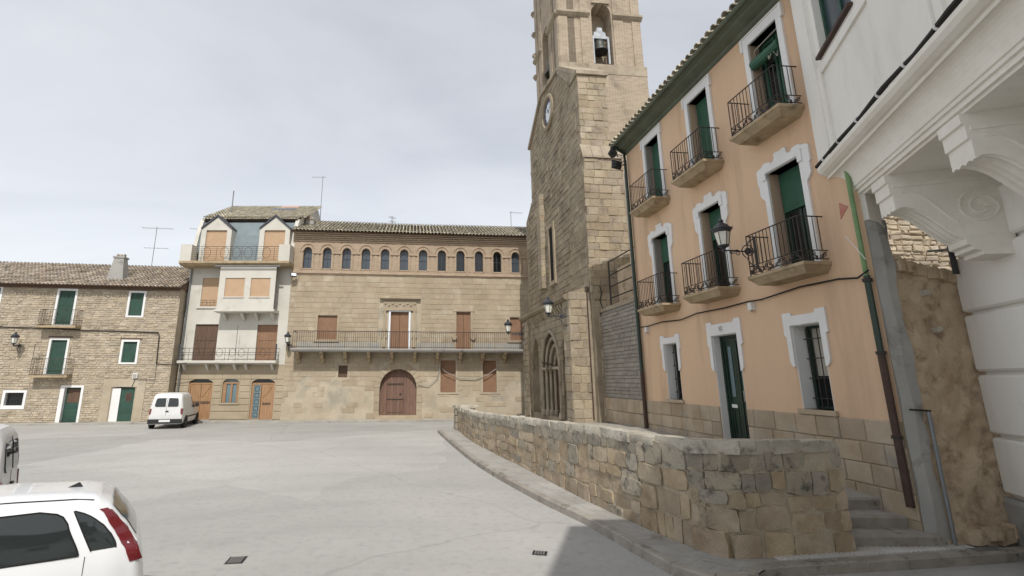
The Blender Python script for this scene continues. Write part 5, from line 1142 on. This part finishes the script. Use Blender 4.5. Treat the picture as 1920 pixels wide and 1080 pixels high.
MB.obj(mb, 'wall_face', 'earth_wall', RW, smooth=True); MB().box(X0, X1, .12, .5, 0, ZT - .12).obj('core', 'earth_wall', RW); MB().box(-.012, X0 + .04, .05, .3, 0, 10.3).obj('corner_core', 'cement', RW)
PE = protos('earth_wall', 4, 120)
for i in range(7): put('stone', PE[i % 4], RW, (.62 + i * .24, -.06, .25 + .05 * (i % 2)), (0, rr.uniform(-.2, .2), rr.uniform(-.2, .2)), (.28, .24, .2))
for i in range(8): put('coping_stone', PE[i % 4], RW, (.4 + i * .19, .2, 4.36 - i * .035), (0, rr.uniform(-.2, .2), rr.uniform(-.3, .3)), (.24, .5, .2))
for (x, z, s_) in ((.75, 3.9, .14), (.85, 3.3, .1)): put('stone', rnd.choice(PC), RW, (x, .03, z), (0, rr.uniform(-.5, .5), 0), (s_, .16, s_ * .7))
mb = MB()
for k in range(41):
    z = .14 + k * 5.0 / 40
    for (x, y) in ((-.03, .06), (.10, -.01), (.25 + .02 * math.sin(z * 3) + .015 * math.sin(z * 9), -.02), (.29, .2)): mb.v.append((x, y - .02 + .012 * math.sin(z * 5 + x * 9), z))
for k in range(40):
    for i in range(3): mb.f.append((4 * k + i, 4 * k + i + 1, 4 * k + i + 5, 4 * k + i + 4))
mb.obj('cement_edge', 'cement', RW)
MB().prism([(-.02, 5.15), (.14, 5.1), (.24, 5.0), (.26, 10.4), (-.02, 10.4)], -.03, .14).obj('pale_render', 'grey_stucco', RW)
MB().tube([(.27, -.1, 2.02), (.27, -.1, .16)], .028, 6).obj('steel_conduit', 'grey_metal', RW); MB().tube([(.0, -.06, 2.05), (.34, -.08, 2.03)], .014, 5).obj('cable', 'cable', RW)
MB().tube([(.98, .0, 4.62), (1.22, -.16, 4.62)], .02, 6).obj('bracket', 'grey_metal', RW); MB().box(1.2, 1.28, -.18, -.14, 4.2, 4.8).obj('bracket_plate', 'lead', RW)

FW = thing('rear_wall', 'sunlit pale rubble wall seen beyond the brown wall under the corbels', 'wall', (9.6, 13.2, 0), R(4))
MB().box(0, 7, .05, .6, 0, 9.2).obj('core', 'rubble_mortar', FW)
mb = MB()
for (p, q, z0, z1) in courses(0, 7, .8, 9.2, .09, .2, .12, .4, gap=.015, r=rr): mb.block(p, q, z0, z1, .02 - rr.uniform(0, .05), .06, .03, .03, rr)
mb.obj('rubble_facing', 'rubble', FW, kind='stuff')

# ------------------------------------------------------------------ white house with overhanging storey
dW = Vector((-.319, -.948, 0)); aw = math.atan2(dW.y, dW.x)
WH = thing('white_house', 'white house with overhanging storey on scrolled corbels at the right edge', 'house', (8.35, 8.23, 0), aw)
XE = 20.0
MB().box(0.02, XE, .04, 9, 0, 5.6).obj('ground_wall', 'white_stucco', WH)
MB().prism([(-.10, .1), (-.10, .70), (-.06, .76), (.1, .76), (.1, .1)], -.03, XE, 'x').obj('base_course', 'cement', WH)
zc = [.78, 1.65, 2.6, 3.55, 4.5, 5.3]
for i in range(5):
    c = .035
    for (p, q) in ((-.02, 2.4), (2.43, 5.6), (5.63, 9.0), (9.03, XE)):
        MB().prism([(.05, zc[i] + .025), (-.02, zc[i] + .03), (-.055, zc[i] + .03 + c), (-.055, zc[i + 1] - .03 - c), (-.02, zc[i + 1] - .03), (.05, zc[i + 1] - .025)], p, q, 'x').obj('rusticated_course', 'white_stucco', WH)
# moulded edge of the overhang
def cove():
    P = [(.0, 5.60), (-1.33, 5.60), (-1.33, 5.64), (-1.37, 5.645), (-1.37, 5.71), (-1.40, 5.72), (-1.40, 5.77), (-1.42, 5.78)]
    P += [(-1.42 - .18 * (1 - math.cos(t)), 5.78 + .36 * math.sin(t)) for t in [math.pi / 2 * k / 8 for k in range(1, 9)]]
    P += [(-1.60, 6.13), (-1.60, 6.19), (-1.64, 6.20), (-1.70, 6.24), (-1.74, 6.30), (-1.74, 6.37), (-1.66, 6.40), (0, 6.40)]
    return P
MB().prism(cove(), -.02, XE, 'x').obj('moulded_overhang', 'moulding', WH)
o_w = [op(.70 + k * 3.4, 2.10 + k * 3.4, 8.28, 10.1, depth=.28) for k in range(5)]
b = wall(MB(), 0, XE, 6.4, 10.8, o_w, -1.62, 6.0); b.obj('upper_wall', 'white_stucco', WH)
for k in range(6):
    xa = k * 3.4 - (.0 if k == 0 else .62); xb_ = k * 3.4 + .52
    if k == 5: continue
    MB().box(xa - (.02 if k == 0 else 0), xb_, -1.70, -1.60, 6.41, 10.78).obj('pilaster', 'white_stucco', WH)
    xs_ = k * 3.4
    MB().ring(xs_ + .523, xs_ + 2.777, 6.412, 8.1, .16, -1.665, -1.61, .14).obj('panel_frame', 'white_stucco', WH)
    w_ = MB().ring(xs_ + .70, xs_ + 2.10, 8.28, 10.1, .07, -1.50, -1.40).obj('window', 'green_paint', WH)
    MB().box(xs_ + 1.36, xs_ + 1.44, -1.49, -1.41, 8.35, 10.03).obj('mullion', 'green_paint', w_); MB().box(xs_ + .77, xs_ + 2.03, -1.45, -1.44, 8.35, 10.03).obj('pane', 'glass_blue', w_)
    MB().box(xs_ + .66, xs_ + 2.14, -1.70, -1.4, 8.22, 8.275).obj('sill', 'pipe_brown', w_)
# eaves of the near wing
MB().box(9.3, XE, -3.1, 6, 10.82, 11.0).obj('eaves', 'dark_wood', WH)
MB().prism([(-1.7, 10.8), (1.5, 12.4), (6, 10.8)], 0, 9.28, 'x').obj('roof', 'roof_tile', WH); MB().prism([(-3.1, 11.0), (1.5, 12.9), (6, 11.0)], 9.3, XE, 'x').obj('roof', 'roof_tile', WH)
# corbels: S-profile with fluted underside
def corbel_sec(off):
    under = [(1.32, 5.02), (1.26, 5.06), (1.18, 5.06), (1.08, 5.02), (.98, 4.94), (.87, 4.82), (.76, 4.69), (.66, 4.58), (.58, 4.52)]
    P = [(0, 5.602), (1.38, 5.602), (1.38, 5.47), (1.35, 5.46), (1.35, 5.28), (1.32, 5.27)]
    P += [(p, z + off) for p, z in under]
    P += [(.56, 4.5), (.56, 4.42), (.5, 4.40), (.5, 4.34), (.4, 4.32), (.4, 4.26), (0, 4.24)]
    return P
for xc in (1.22, 3.17, 5.12, 7.07, 9.0):
    rings = []
    for k in range(17):
        t = k / 16; off = .0 if k in (0, 16) else .035 * abs(math.sin(t * math.pi * 3.5)) - .012
        rings.append([(xc - .23 + .46 * t, -p, z) for p, z in corbel_sec(off)])
    cb_ = MB().loft(rings).obj('corbel', 'moulding', WH)
    for s_ in (-1, 1):
        xs_ = xc + s_ * .232
        P = [(xs_, -(.30 + (.03 + .26 * t) * math.cos(1.2 + 2 * math.pi * 2.1 * t)), 4.98 + (.03 + .24 * t) * math.sin(1.2 + 2 * math.pi * 2.1 * t)) for t in [i / 40 for i in range(41)]]
        MB().tube(P, .02, 6).obj('scroll', 'moulding', cb_)
        P = [(xs_, -p, z) for p, z in [(1.2, 5.3), (1.08, 5.28), (.95, 5.19), (.82, 5.03), (.72, 4.88), (.6, 4.76)]]
        MB().tube(P, .018, 6).obj('scroll', 'moulding', cb_)
        MB().box(xs_ - .012, xs_ + .012, -1.3, -.1, 5.38, 5.44).obj('fillet', 'moulding', cb_)
Mw = frame(WH)
cb = cable('cable_bundle', 'thick black cable bundle clipped along the ledge of the white house', [(x, -1.70 + .012 * math.sin(x * 4), 6.45 + .012 * math.sin(x * 3.1)) for x in [-.12 + .4 * i for i in range(50)]], .036, M_=Mw)
for i in range(12):
    p = Mw @ Vector((.25 + i * .75, -1.70, 6.45)); MB().tube([p - dW * .02, p + dW * .02], .043, 8).obj('clip', 'white_plastic', cb)

# ------------------------------------------------------------------ wall lanterns
def lantern(label, M_, side=1.0, out_=.75, s=1.0, group='iron lanterns on wall brackets'):
    # local: wall at y = 0 behind, lantern hangs at y = -out_; z = 0 at the bracket's arm
    loc, rot, _ = M_.decompose()
    t = thing('wall_lantern', label, 'lantern', loc, rot.to_euler().z, group); t.scale = (s, s, s)
    br = MB().tube([(0, 0, -.02), (0, -out_ + .02, -.0)], .016, 6).obj('bracket', 'lamp_iron', t)
    MB().tube([(0, -.01, -.42), (0, -.01, .34)], .022, 6).obj('wall_bar', 'lamp_iron', br)
    c = [(0, y, z) for (y, _, z) in spiral(-.19, -.0, .05, .17, 1.6, 0, 30, .5)]; MB().tube(c, .013, 5).obj('scroll', 'lamp_iron', br)
    MB().lathe([(.075, -.02), (.075, .02)], 10).obj('rosette', 'lamp_iron', br).matrix_local = Matrix.Translation((0, -.19, 0)) @ Matrix.Rotation(R(90), 4, 'Y')
    for (p, q) in (((-.02, -.4), (-.24, -.16)), ((-.02, .3), (-.2, .14))): MB().tube([(0, p[0], p[1]), (0, (p[0] + q[0]) / 2 - .05, (p[1] + q[1]) / 2), (0, q[0], q[1])], .013, 5).obj('stay', 'lamp_iron', br)
    c = [(0, y, z) for (y, _, z) in spiral(-.46, -.05, .02, .075, 1.4, 0, 20, 0)]; MB().tube(c, .010, 5).obj('scroll', 'lamp_iron', br)
    c = [(0, y, z) for (y, _, z) in spiral(-.58, -.04, .02, .06, 1.3, 0, 20, 2)]; MB().tube(c, .010, 5).obj('scroll', 'lamp_iron', br)
    o_ = (0, -out_, 0)
    MB().lathe([(.02, -.04), (.05, -.02), (.05, .0), (.03, .03), (.06, .06), (.115, .09), (.125, .115), (.11, .12)], 12, o_).obj('foot', 'lamp_iron', t, smooth=True)
    g_ = MB().lathe([(.105, .12), (.165, .42)], 6, o_).obj('glass', 'lamp_glass', t)
    for k in range(6):
        a_ = 2 * math.pi * k / 6; MB().tube([(o_[0] + .108 * math.cos(a_), o_[1] + .108 * math.sin(a_), .11), (o_[0] + .17 * math.cos(a_), o_[1] + .17 * math.sin(a_), .43)], .0085, 4).obj('glazing_bar', 'lamp_iron', t)
    MB().lathe([(.17, .42), (.195, .44), (.2, .47), (.225, .5), (.2, .52), (.17, .545), (.13, .6), (.07, .635), (.05, .66), (.065, .69), (.045, .72), (.02, .75), (.0, .78)], 12, o_).obj('cap', 'lamp_iron', t, smooth=True)
    for k in range(6):
        a_ = 2 * math.pi * k / 6; MB().tube([(o_[0] + .2 * math.cos(a_), o_[1] + .2 * math.sin(a_), .48), (o_[0] + .225 * math.cos(a_), o_[1] + .225 * math.sin(a_), .56)], [.03, .004], 5).obj('crest', 'lamp_iron', t)
    return t
def loc_m(o, x, y, z): return frame(o) @ Matrix.Translation((x, y, z))
lantern('ornate iron lantern on the orange house between its first floor balconies', loc_m(OR, 5.86, 0, 5.30), out_=.78, s=.98)
lantern('ornate iron lantern on the church buttress beside the portal', loc_m(CH, -.35, 0, 5.02), out_=.72, s=1.05)
lantern('iron lantern on the far corner of the church over the palace balcony', loc_m(CH, -7.75, 0, 4.95), out_=.85, s=1.05)
lantern('iron lantern at the seam between grey house and palace', loc_m(PA, -.42, 0, 4.62), out_=.6)
lantern('iron lantern on the rubble stone house at the far left', loc_m(LH, .28, 0, 4.42), out_=.6)

# ------------------------------------------------------------------ floodlights, antennas
def flood(label, p, rot, s=1.0, gr='floodlights'):
    t = thing('floodlight', label, 'floodlight', p, 0, gr); t.rotation_euler = rot; t.scale = (s, s, s)
    MB().loft([[(-.2, 0, -.15), (.2, 0, -.15), (.2, 0, .15), (-.2, 0, .15)], [(-.2, .05, -.15), (.2, .05, -.15), (.2, .05, .15), (-.2, .05, .15)], [(-.12, .17, -.09), (.12, .17, -.09), (.12, .17, .09), (-.12, .17, .09)]]).obj('housing', 'black_plastic', t)
    MB().box(-.17, .17, -.008, .002, -.12, .12).obj('lens', 'clock_white', t)
    MB().tube([(-.22, .05, 0), (-.22, .22, 0), (.22, .22, 0), (.22, .05, 0)], .014, 5).obj('yoke', 'iron', t); MB().tube([(0, .22, 0), (0, .42, .05)], .018, 5).obj('stem', 'iron', t)
flood('upper of the two black floodlights at the orange eaves beside the church', Mo @ Vector((-.12, -.5, 10.52)), (R(-38), 0, az - R(40)), 1.0)
flood('lower of the two black floodlights at the orange eaves beside the church', Mo @ Vector((-.02, -.42, 9.98)), (R(-8), 0, az - R(70)), 1.0)
flood('pale floodlight under the brick gallery at the left end of the palace', frame(PA) @ Vector((-.38, -.42, 9.0)), (R(-30), 0, R(30)), .9)
def antenna(label, p, h, arms, rz, mast=.022):
    t = thing('antenna', label, 'antenna', p, rz, 'rooftop antennas'); MB().tube([(0, 0, -.6), (0, 0, h)], mast, 6).obj('mast', 'grey_metal', t)
    for (z, L0, L1, n_, w) in arms:
        b = MB().tube([(L0, 0, z), (L1, 0, z)], .012, 5).obj('boom', 'grey_metal', t)
        for k in range(n_):
            x = L0 + (L1 - L0) * (k + .5) / n_; MB().tube([(x, -w / 2, z), (x, w / 2, z)], .007, 4).obj('element', 'grey_metal', b)
Ml = frame(LH)
antenna('tall television antenna with two long booms just right of the chimney', Ml @ Vector((4.95, 3.9, 10.2)), 2.85, [(2.75, -1.0, 1.1, 9, .5), (1.3, -.7, .95, 6, .3)], R(8))
antenna('antenna with a short bent head near the right end of the rubble roof', Ml @ Vector((7.75, 3.9, 10.2)), 2.9, [(2.8, -.6, .1, 4, .4), (1.6, -.8, .15, 5, .3)], R(20))
antenna('plain mast on the left corner of the mansard roof', (-16.2, 33.6, 14.0), 1.6, [(1.5, -.05, .05, 1, .1)], 0, .04)
antenna('tall antenna with one boom at the right of the mansard roof', (-10.6, 35.9, 14.4), 3.3, [(3.2, -.85, .25, 5, .3)], 0)
Mp = frame(PA)
antenna('small bushy antenna on the middle of the palace roof', Mp @ Vector((5.5, 3.6, 13.4)), 1.0, [(.9, -.3, .3, 5, .5), (.6, -.2, .3, 4, .5)], R(60))
antenna('antenna with a bent boom on the palace roof beside the church', Mp @ Vector((14.4, 3.0, 13.2)), 1.7, [(1.6, -.1, .9, 5, .4)], R(10))

# ------------------------------------------------------------------ cars
def interp(tab, x):
    for (a, b) in zip(tab, tab[1:]):
        if x <= b[0]:
            t = max(0, (x - a[0]) / (b[0] - a[0])); t = t * t * (3 - 2 * t) * .35 + t * .65
            return a[1] + (b[1] - a[1]) * t
    return tab[-1][1]
class Body:
    # x from the rear bumper forwards, y left, z up
    def __init__(s, L, top, belt, wb, wr, zb=.2, n=56, crown=.03, ed=.07):
        s.L, s.top, s.belt, s.wb, s.wr, s.zb, s.crown, s.ed = L, top, belt, wb, wr, zb, crown, ed
        s.X = sorted(set([L * (i / n) for i in range(n + 1)] + [p[0] for p in top]))
    def half(s, x):
        zt, zl, w, wr = interp(s.top, x), interp(s.belt, x), interp(s.wb, x), interp(s.wr, x); zl = min(zl, zt - .06); wr = min(wr, w - .02)
        zb = s.zb; zm = zb + (zl - zb) * .55; ed = min(s.ed, (zt - zl) * .45)
        P = [(w * .90, zb), (w * .965, zb + .06), (w * .995, zb + (zm - zb) * .6), (w, zm), (w * .995, zm + (zl - zm) * .5), (w * .97, zl)]
        for t in (.25, .5, .75, 1): P.append((w * .97 + (wr - w * .97) * (t ** 1.25), zl + (zt - ed - zl) * t))
        P += [(wr - ed * .35, zt - ed * .45 - s.crown * .35), (wr - ed * 1.1, zt - ed * .12 - s.crown * .3), (wr * .6, zt - s.crown * .12), (wr * .3, zt - .003), (0, zt)]
        return P
    def mesh(s):
        rings = []
        for x in s.X:
            h = s.half(x); rings.append([(x, y, z) for y, z in h] + [(x, -y, z) for y, z in reversed(h[:-1])])
        return MB().loft(rings)
    def y_at(s, x, z):
        h = s.half(x)
        for (a, b) in zip(h, h[1:]):
            if a[1] <= z <= b[1]: return a[0] + (b[0] - a[0]) * (z - a[1]) / max(1e-6, b[1] - a[1])
        return h[-4][0]
    def patch(s, xs, lo, hi, off=.006, side=1, nz=8, nx=14, th=.0):
        V = []; F = []
        for i in range(nx + 1):
            x = xs[0] + (xs[1] - xs[0]) * i / nx; a, b = lo(x), hi(x)
            for k in range(nz + 1):
                z = a + (b - a) * k / nz; V.append((x, side * (s.y_at(x, z) + off), z))
        for i in range(nx):
            for k in range(nz): F.append((i * (nz + 1) + k, (i + 1) * (nz + 1) + k, (i + 1) * (nz + 1) + k + 1, i * (nz + 1) + k + 1))
        return MB().add(V, F)
def wheel(parent, x, y, r, w, s_):
    t = MB().lathe([(r * .6, -w / 2), (r * .94, -w / 2), (r, -w * .35), (r, w * .35), (r * .94, w / 2), (r * .6, w / 2)], 24).obj('wheel', 'black_rubber', parent, smooth=True)
    t.matrix_local = Matrix.Translation((x, y, r)) @ Matrix.Rotation(R(90) * s_, 4, 'X')
    MB().lathe([(r * .62, -w * .3), (r * .62, -w * .46), (r * .5, -w * .38), (r * .2, -w * .5), (.01, -w * .5)], 20).obj('rim', 'chrome', t, smooth=True)
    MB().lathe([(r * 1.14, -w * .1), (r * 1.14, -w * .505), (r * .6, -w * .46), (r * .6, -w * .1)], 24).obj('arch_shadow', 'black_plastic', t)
# near hatchback
CARM = dict(loc=(-3.44, 5.99, 0), fwd=(-.8387, -.5446))
hb = thing('hatchback', 'small white three-door hatchback cut by the lower left corner', 'car', CARM['loc'], math.atan2(CARM['fwd'][1], CARM['fwd'][0]))
B = Body(3.82, [(0, .64), (.04, .86), (.10, 1.0), (.22, 1.17), (.36, 1.325), (.47, 1.385), (.62, 1.41), (1.2, 1.44), (1.8, 1.435), (2.3, 1.36), (2.6, 1.18), (2.85, .99), (3.1, .95), (3.5, .86), (3.75, .7), (3.82, .52)],
         [(0, .55), (.1, .92), (.4, .955), (1.2, .93), (2.4, .88), (3.3, .82), (3.82, .5)], [(0, .66), (.08, .74), (.3, .80), (.8, .825), (2.6, .825), (3.3, .79), (3.7, .68), (3.82, .55)], [(0, .60), (.1, .62), (.3, .59), (.5, .58), (1.5, .60), (2.3, .58), (2.85, .66), (3.4, .68), (3.82, .5)], n=60)
body = B.mesh().obj('body', 'car_paint', hb, smooth=True)
def rowpatch(xa, xb, z0, z1, off, sd, nz=10, nx=16):
    V = []; F = []
    for k in range(nz + 1):
        z = z0 + (z1 - z0) * k / nz
        for i in range(nx + 1):
            x = xa(z) + (xb(z) - xa(z)) * i / nx; V.append((x, sd * (B.y_at(x, z) + off), z))
    for k in range(nz):
        for i in range(nx): F.append((k * (nx + 1) + i, k * (nx + 1) + i + 1, (k + 1) * (nx + 1) + i + 1, (k + 1) * (nx + 1) + i))
    return MB().add(V, F)
q_r = lambda z: interp([(.965, .27), (1.0, .275), (1.06, .31), (1.14, .375), (1.22, .47), (1.27, .56), (1.295, .63)], z)
q_f = lambda z: .46 + .18 * (z - .965) / .33
d_r = lambda z: interp([(.95, .55), (1.2, .67), (1.26, .715), (1.30, .79), (1.315, .90)], z)
d_f = lambda z: interp([(.95, 2.50), (1.1, 2.36), (1.25, 2.12), (1.315, 1.85)], z)
for sd in (1, -1):
    rowpatch(q_r, q_f, .968, 1.293, .004, sd).obj('quarter_window', 'glass_car', hb, smooth=True)
    rowpatch(d_r, d_f, .952, 1.313, .004, sd, 12, 26).obj('door_window', 'glass_car', hb, smooth=True)
    zs_ = [.965 + .0275 * i for i in range(13)]
    MB().tube([(q_r(z), sd * (B.y_at(q_r(z), z) + .005), z) for z in zs_] + [(q_f(z), sd * (B.y_at(q_f(z), z) + .005), z) for z in reversed(zs_)], .006, 5).obj('window_seal', 'black_rubber', hb)
    zs_ = [.95 + .028 * i for i in range(14)]
    MB().tube([(d_f(z), sd * (B.y_at(d_f(z), z) + .005), z) for z in zs_] + [(x, sd * (B.y_at(x, 1.314) + .005), 1.314) for x in (1.7, 1.5, 1.2, 1.0)] + [(d_r(z), sd * (B.y_at(d_r(z), z) + .005), z) for z in reversed(zs_)], .007, 5).obj('window_seal', 'black_rubber', hb)
    MB().tube([(x, sd * (B.y_at(x, .95) + .006), .95) for x in [.55 + .1 * i for i in range(20)]], .010, 5).obj('window_seal', 'black_rubber', hb)
    MB().tube([(.50, sd * (B.y_at(.50, z) + .001), z) for z in (.36, .55, .75, .93)], .004, 4).obj('door_seam', 'black_plastic', hb)
    MB().tube([(x, sd * (interp(B.wr, x) - .05), interp(B.top, x) - .028) for x in [.5 + i * .15 for i in range(12)]], .008, 5).obj('roof_seam', 'black_rubber', hb)
    # tail lamp runs up the rear corner
    rings = []
    for z in [.82 + i * .0275 for i in range(18)]:
        xr = .0
        while interp(B.top, xr) < z + .045: xr += .004
        zc_ = min(z, 1.335); ws = .10 - .05 * max(0, (z - 1.1) / .26)
        y1_, y2_ = B.y_at(xr + ws, zc_) + .010, B.y_at(xr + .03, zc_) + .016
        rings.append([(xr + ws, sd * y1_, z), (xr + .03, sd * y2_, z), (xr - .006, sd * (y2_ - .035), z), (xr - .004, sd * (y2_ - .085), z), (xr + .08, sd * (y2_ - .085), z)])
    MB().loft(rings).obj('tail_lamp', 'tail_red', hb, smooth=True)
    for x in (.62, 3.1): wheel(hb, x, sd * .74, .29, .18, sd)
    MB().loft([[(2.25, sd * .83, .92), (2.35, sd * .83, .92), (2.35, sd * .83, 1.0), (2.25, sd * .83, 1.0)], [(2.2, sd * .98, .92), (2.32, sd * .98, .93), (2.32, sd * .98, 1.03), (2.2, sd * .98, 1.05)]]).obj('mirror', 'black_plastic', hb)
# rear window and roof aerial
V = []; F = []
for i in range(7):
    x = .115 + .235 * i / 6; z = interp(B.top, x); w_ = .50 + .02 * (1 - i / 6)
    for k in range(5): V.append((x - .012, -w_ + 2 * w_ * k / 4, z + .004 - .01 * abs(k - 2)))
for i in range(6):
    for k in range(4): F.append((i * 5 + k, i * 5 + k + 1, i * 5 + k + 6, i * 5 + k + 5))
MB().add(V, F).obj('rear_window', 'glass_car', hb, smooth=True)
MB().prism([(.62, 1.405), (.75, 1.415), (.665, 1.455), (.655, 1.455)], -.012, .012).obj('roof_aerial', 'black_plastic', hb)
MB().box(-.02, .06, -.6, .6, .36, .5).obj('rear_bumper', 'car_paint', hb)
for sd in (1, -1): MB().box(.6, 1.1, sd * .34 - .22, sd * .34 + .22, .55, 1.25).obj('seat', 'inside_dark', hb)

# small panel vans
def van(label, loc, fwd, dark):
    t = thing('panel_van', label, 'van', loc, math.atan2(fwd[1], fwd[0]), 'white panel vans parked on the plaza')
    V_ = Body(4.0, [(0, .72), (.03, 1.1), (.10, 1.62), (.2, 1.76), (.4, 1.81), (1.8, 1.82), (2.1, 1.74), (2.5, 1.50), (2.95, 1.08), (3.3, 1.02), (3.8, .86), (4.0, .56)],
              [(0, .62), (.1, .98), (2.6, .98), (3.4, .9), (4.0, .52)], [(0, .76), (.06, .8), (.3, .83), (3.2, .83), (3.7, .74), (4.0, .6)], [(0, .70), (.1, .66), (.3, .66), (2.2, .65), (2.6, .62), (3.0, .68), (4.0, .5)], zb=.24, n=50, ed=.1)
    V_.mesh().obj('body', 'van_paint', t, smooth=True)
    for sd in (1, -1):
        y0, y1 = (.06, .52) if sd > 0 else (-.52, -.06); Q = []
        for (yy, zz_) in ((.05, 1.12), (.5, 1.12), (.56, 1.18), (.52, 1.48), (.47, 1.55), (.07, 1.56)): Q.append((sd * yy, zz_))
        n_ = len(Q); MB().add([(interp([(1.1, .028), (1.56, .092)], z) - .016 + .0, y, z) for y, z in Q] + [(interp([(1.1, .028), (1.56, .092)], z) + .02, y, z) for y, z in Q], [tuple(range(n_))] + [(i, (i + 1) % n_, n_ + (i + 1) % n_, n_ + i) for i in range(n_)]).obj('rear_window', 'glass_car', t)
        MB().loft([[(-.004, sd * .70, .74), (-.004, sd * .785, .74), (.1, sd * .80, .74), (.1, sd * .7, .74)], [(.012, sd * .68, 1.02), (.02, sd * .765, 1.02), (.12, sd * .785, 1.02), (.12, sd * .68, 1.02)]]).obj('tail_lamp', 'tail_red', t)
        V_.patch((2.02, 2.75), lambda x: .99, lambda x: interp([(2.0, 1.60), (2.3, 1.52), (2.75, 1.16)], x), .005, sd).obj('cab_window', 'glass_car', t, smooth=True)
        MB().tube([(x, sd * (V_.y_at(x, .56) + .012), .56) for x in [.5 + i * .3 for i in range(10)]], .035, 5).obj('rub_strip', 'black_plastic', t)
        for x in (.72, 3.3): wheel(t, x, sd * .76, .30, .18, sd)
        MB().loft([[(2.5, sd * .82, 1.0), (2.62, sd * .82, 1.0), (2.62, sd * .82, 1.16), (2.5, sd * .82, 1.16)], [(2.48, sd * 1.0, 1.0), (2.58, sd * 1.0, 1.0), (2.58, sd * 1.0, 1.22), (2.48, sd * 1.0, 1.22)]]).obj('mirror', 'black_plastic', t)
    MB().tube([(.0, -.002, .68), (.03, -.002, 1.1), (.09, -.002, 1.62)], .007, 4).obj('door_seam', 'black_plastic', t)
    MB().prism([(-.06, .28), (-.06, .48), (.0, .52), (.2, .52), (.2, .28)], -.79, .79).obj('rear_bumper', 'black_plastic', t).rotation_euler = (0, 0, 0)
    MB().box(-.075, -.06, -.26, .26, .36, .47).obj('number_plate', 'white_plastic', t); MB().box(-.02, .03, -.12, .02, .86, .92).obj('door_handle', 'black_plastic', t)
    return t
v1 = van('white panel van parked nose in before the narrow grey house', (-15.45, 27.3, 0), (-.26, .966), 0)
v2 = van('white van rear cut by the left edge behind the hatchback', (-7.15, 8.55, 0), (-.8387, -.5446), 0)
for v_ in (v1, v2):
    for c in v_.children:
        if c.name.startswith('rear_bumper'): c.data = MB().box(-.06, .2, -.79, .79, .28, .5).mesh('rear_bumper', 'black_plastic')
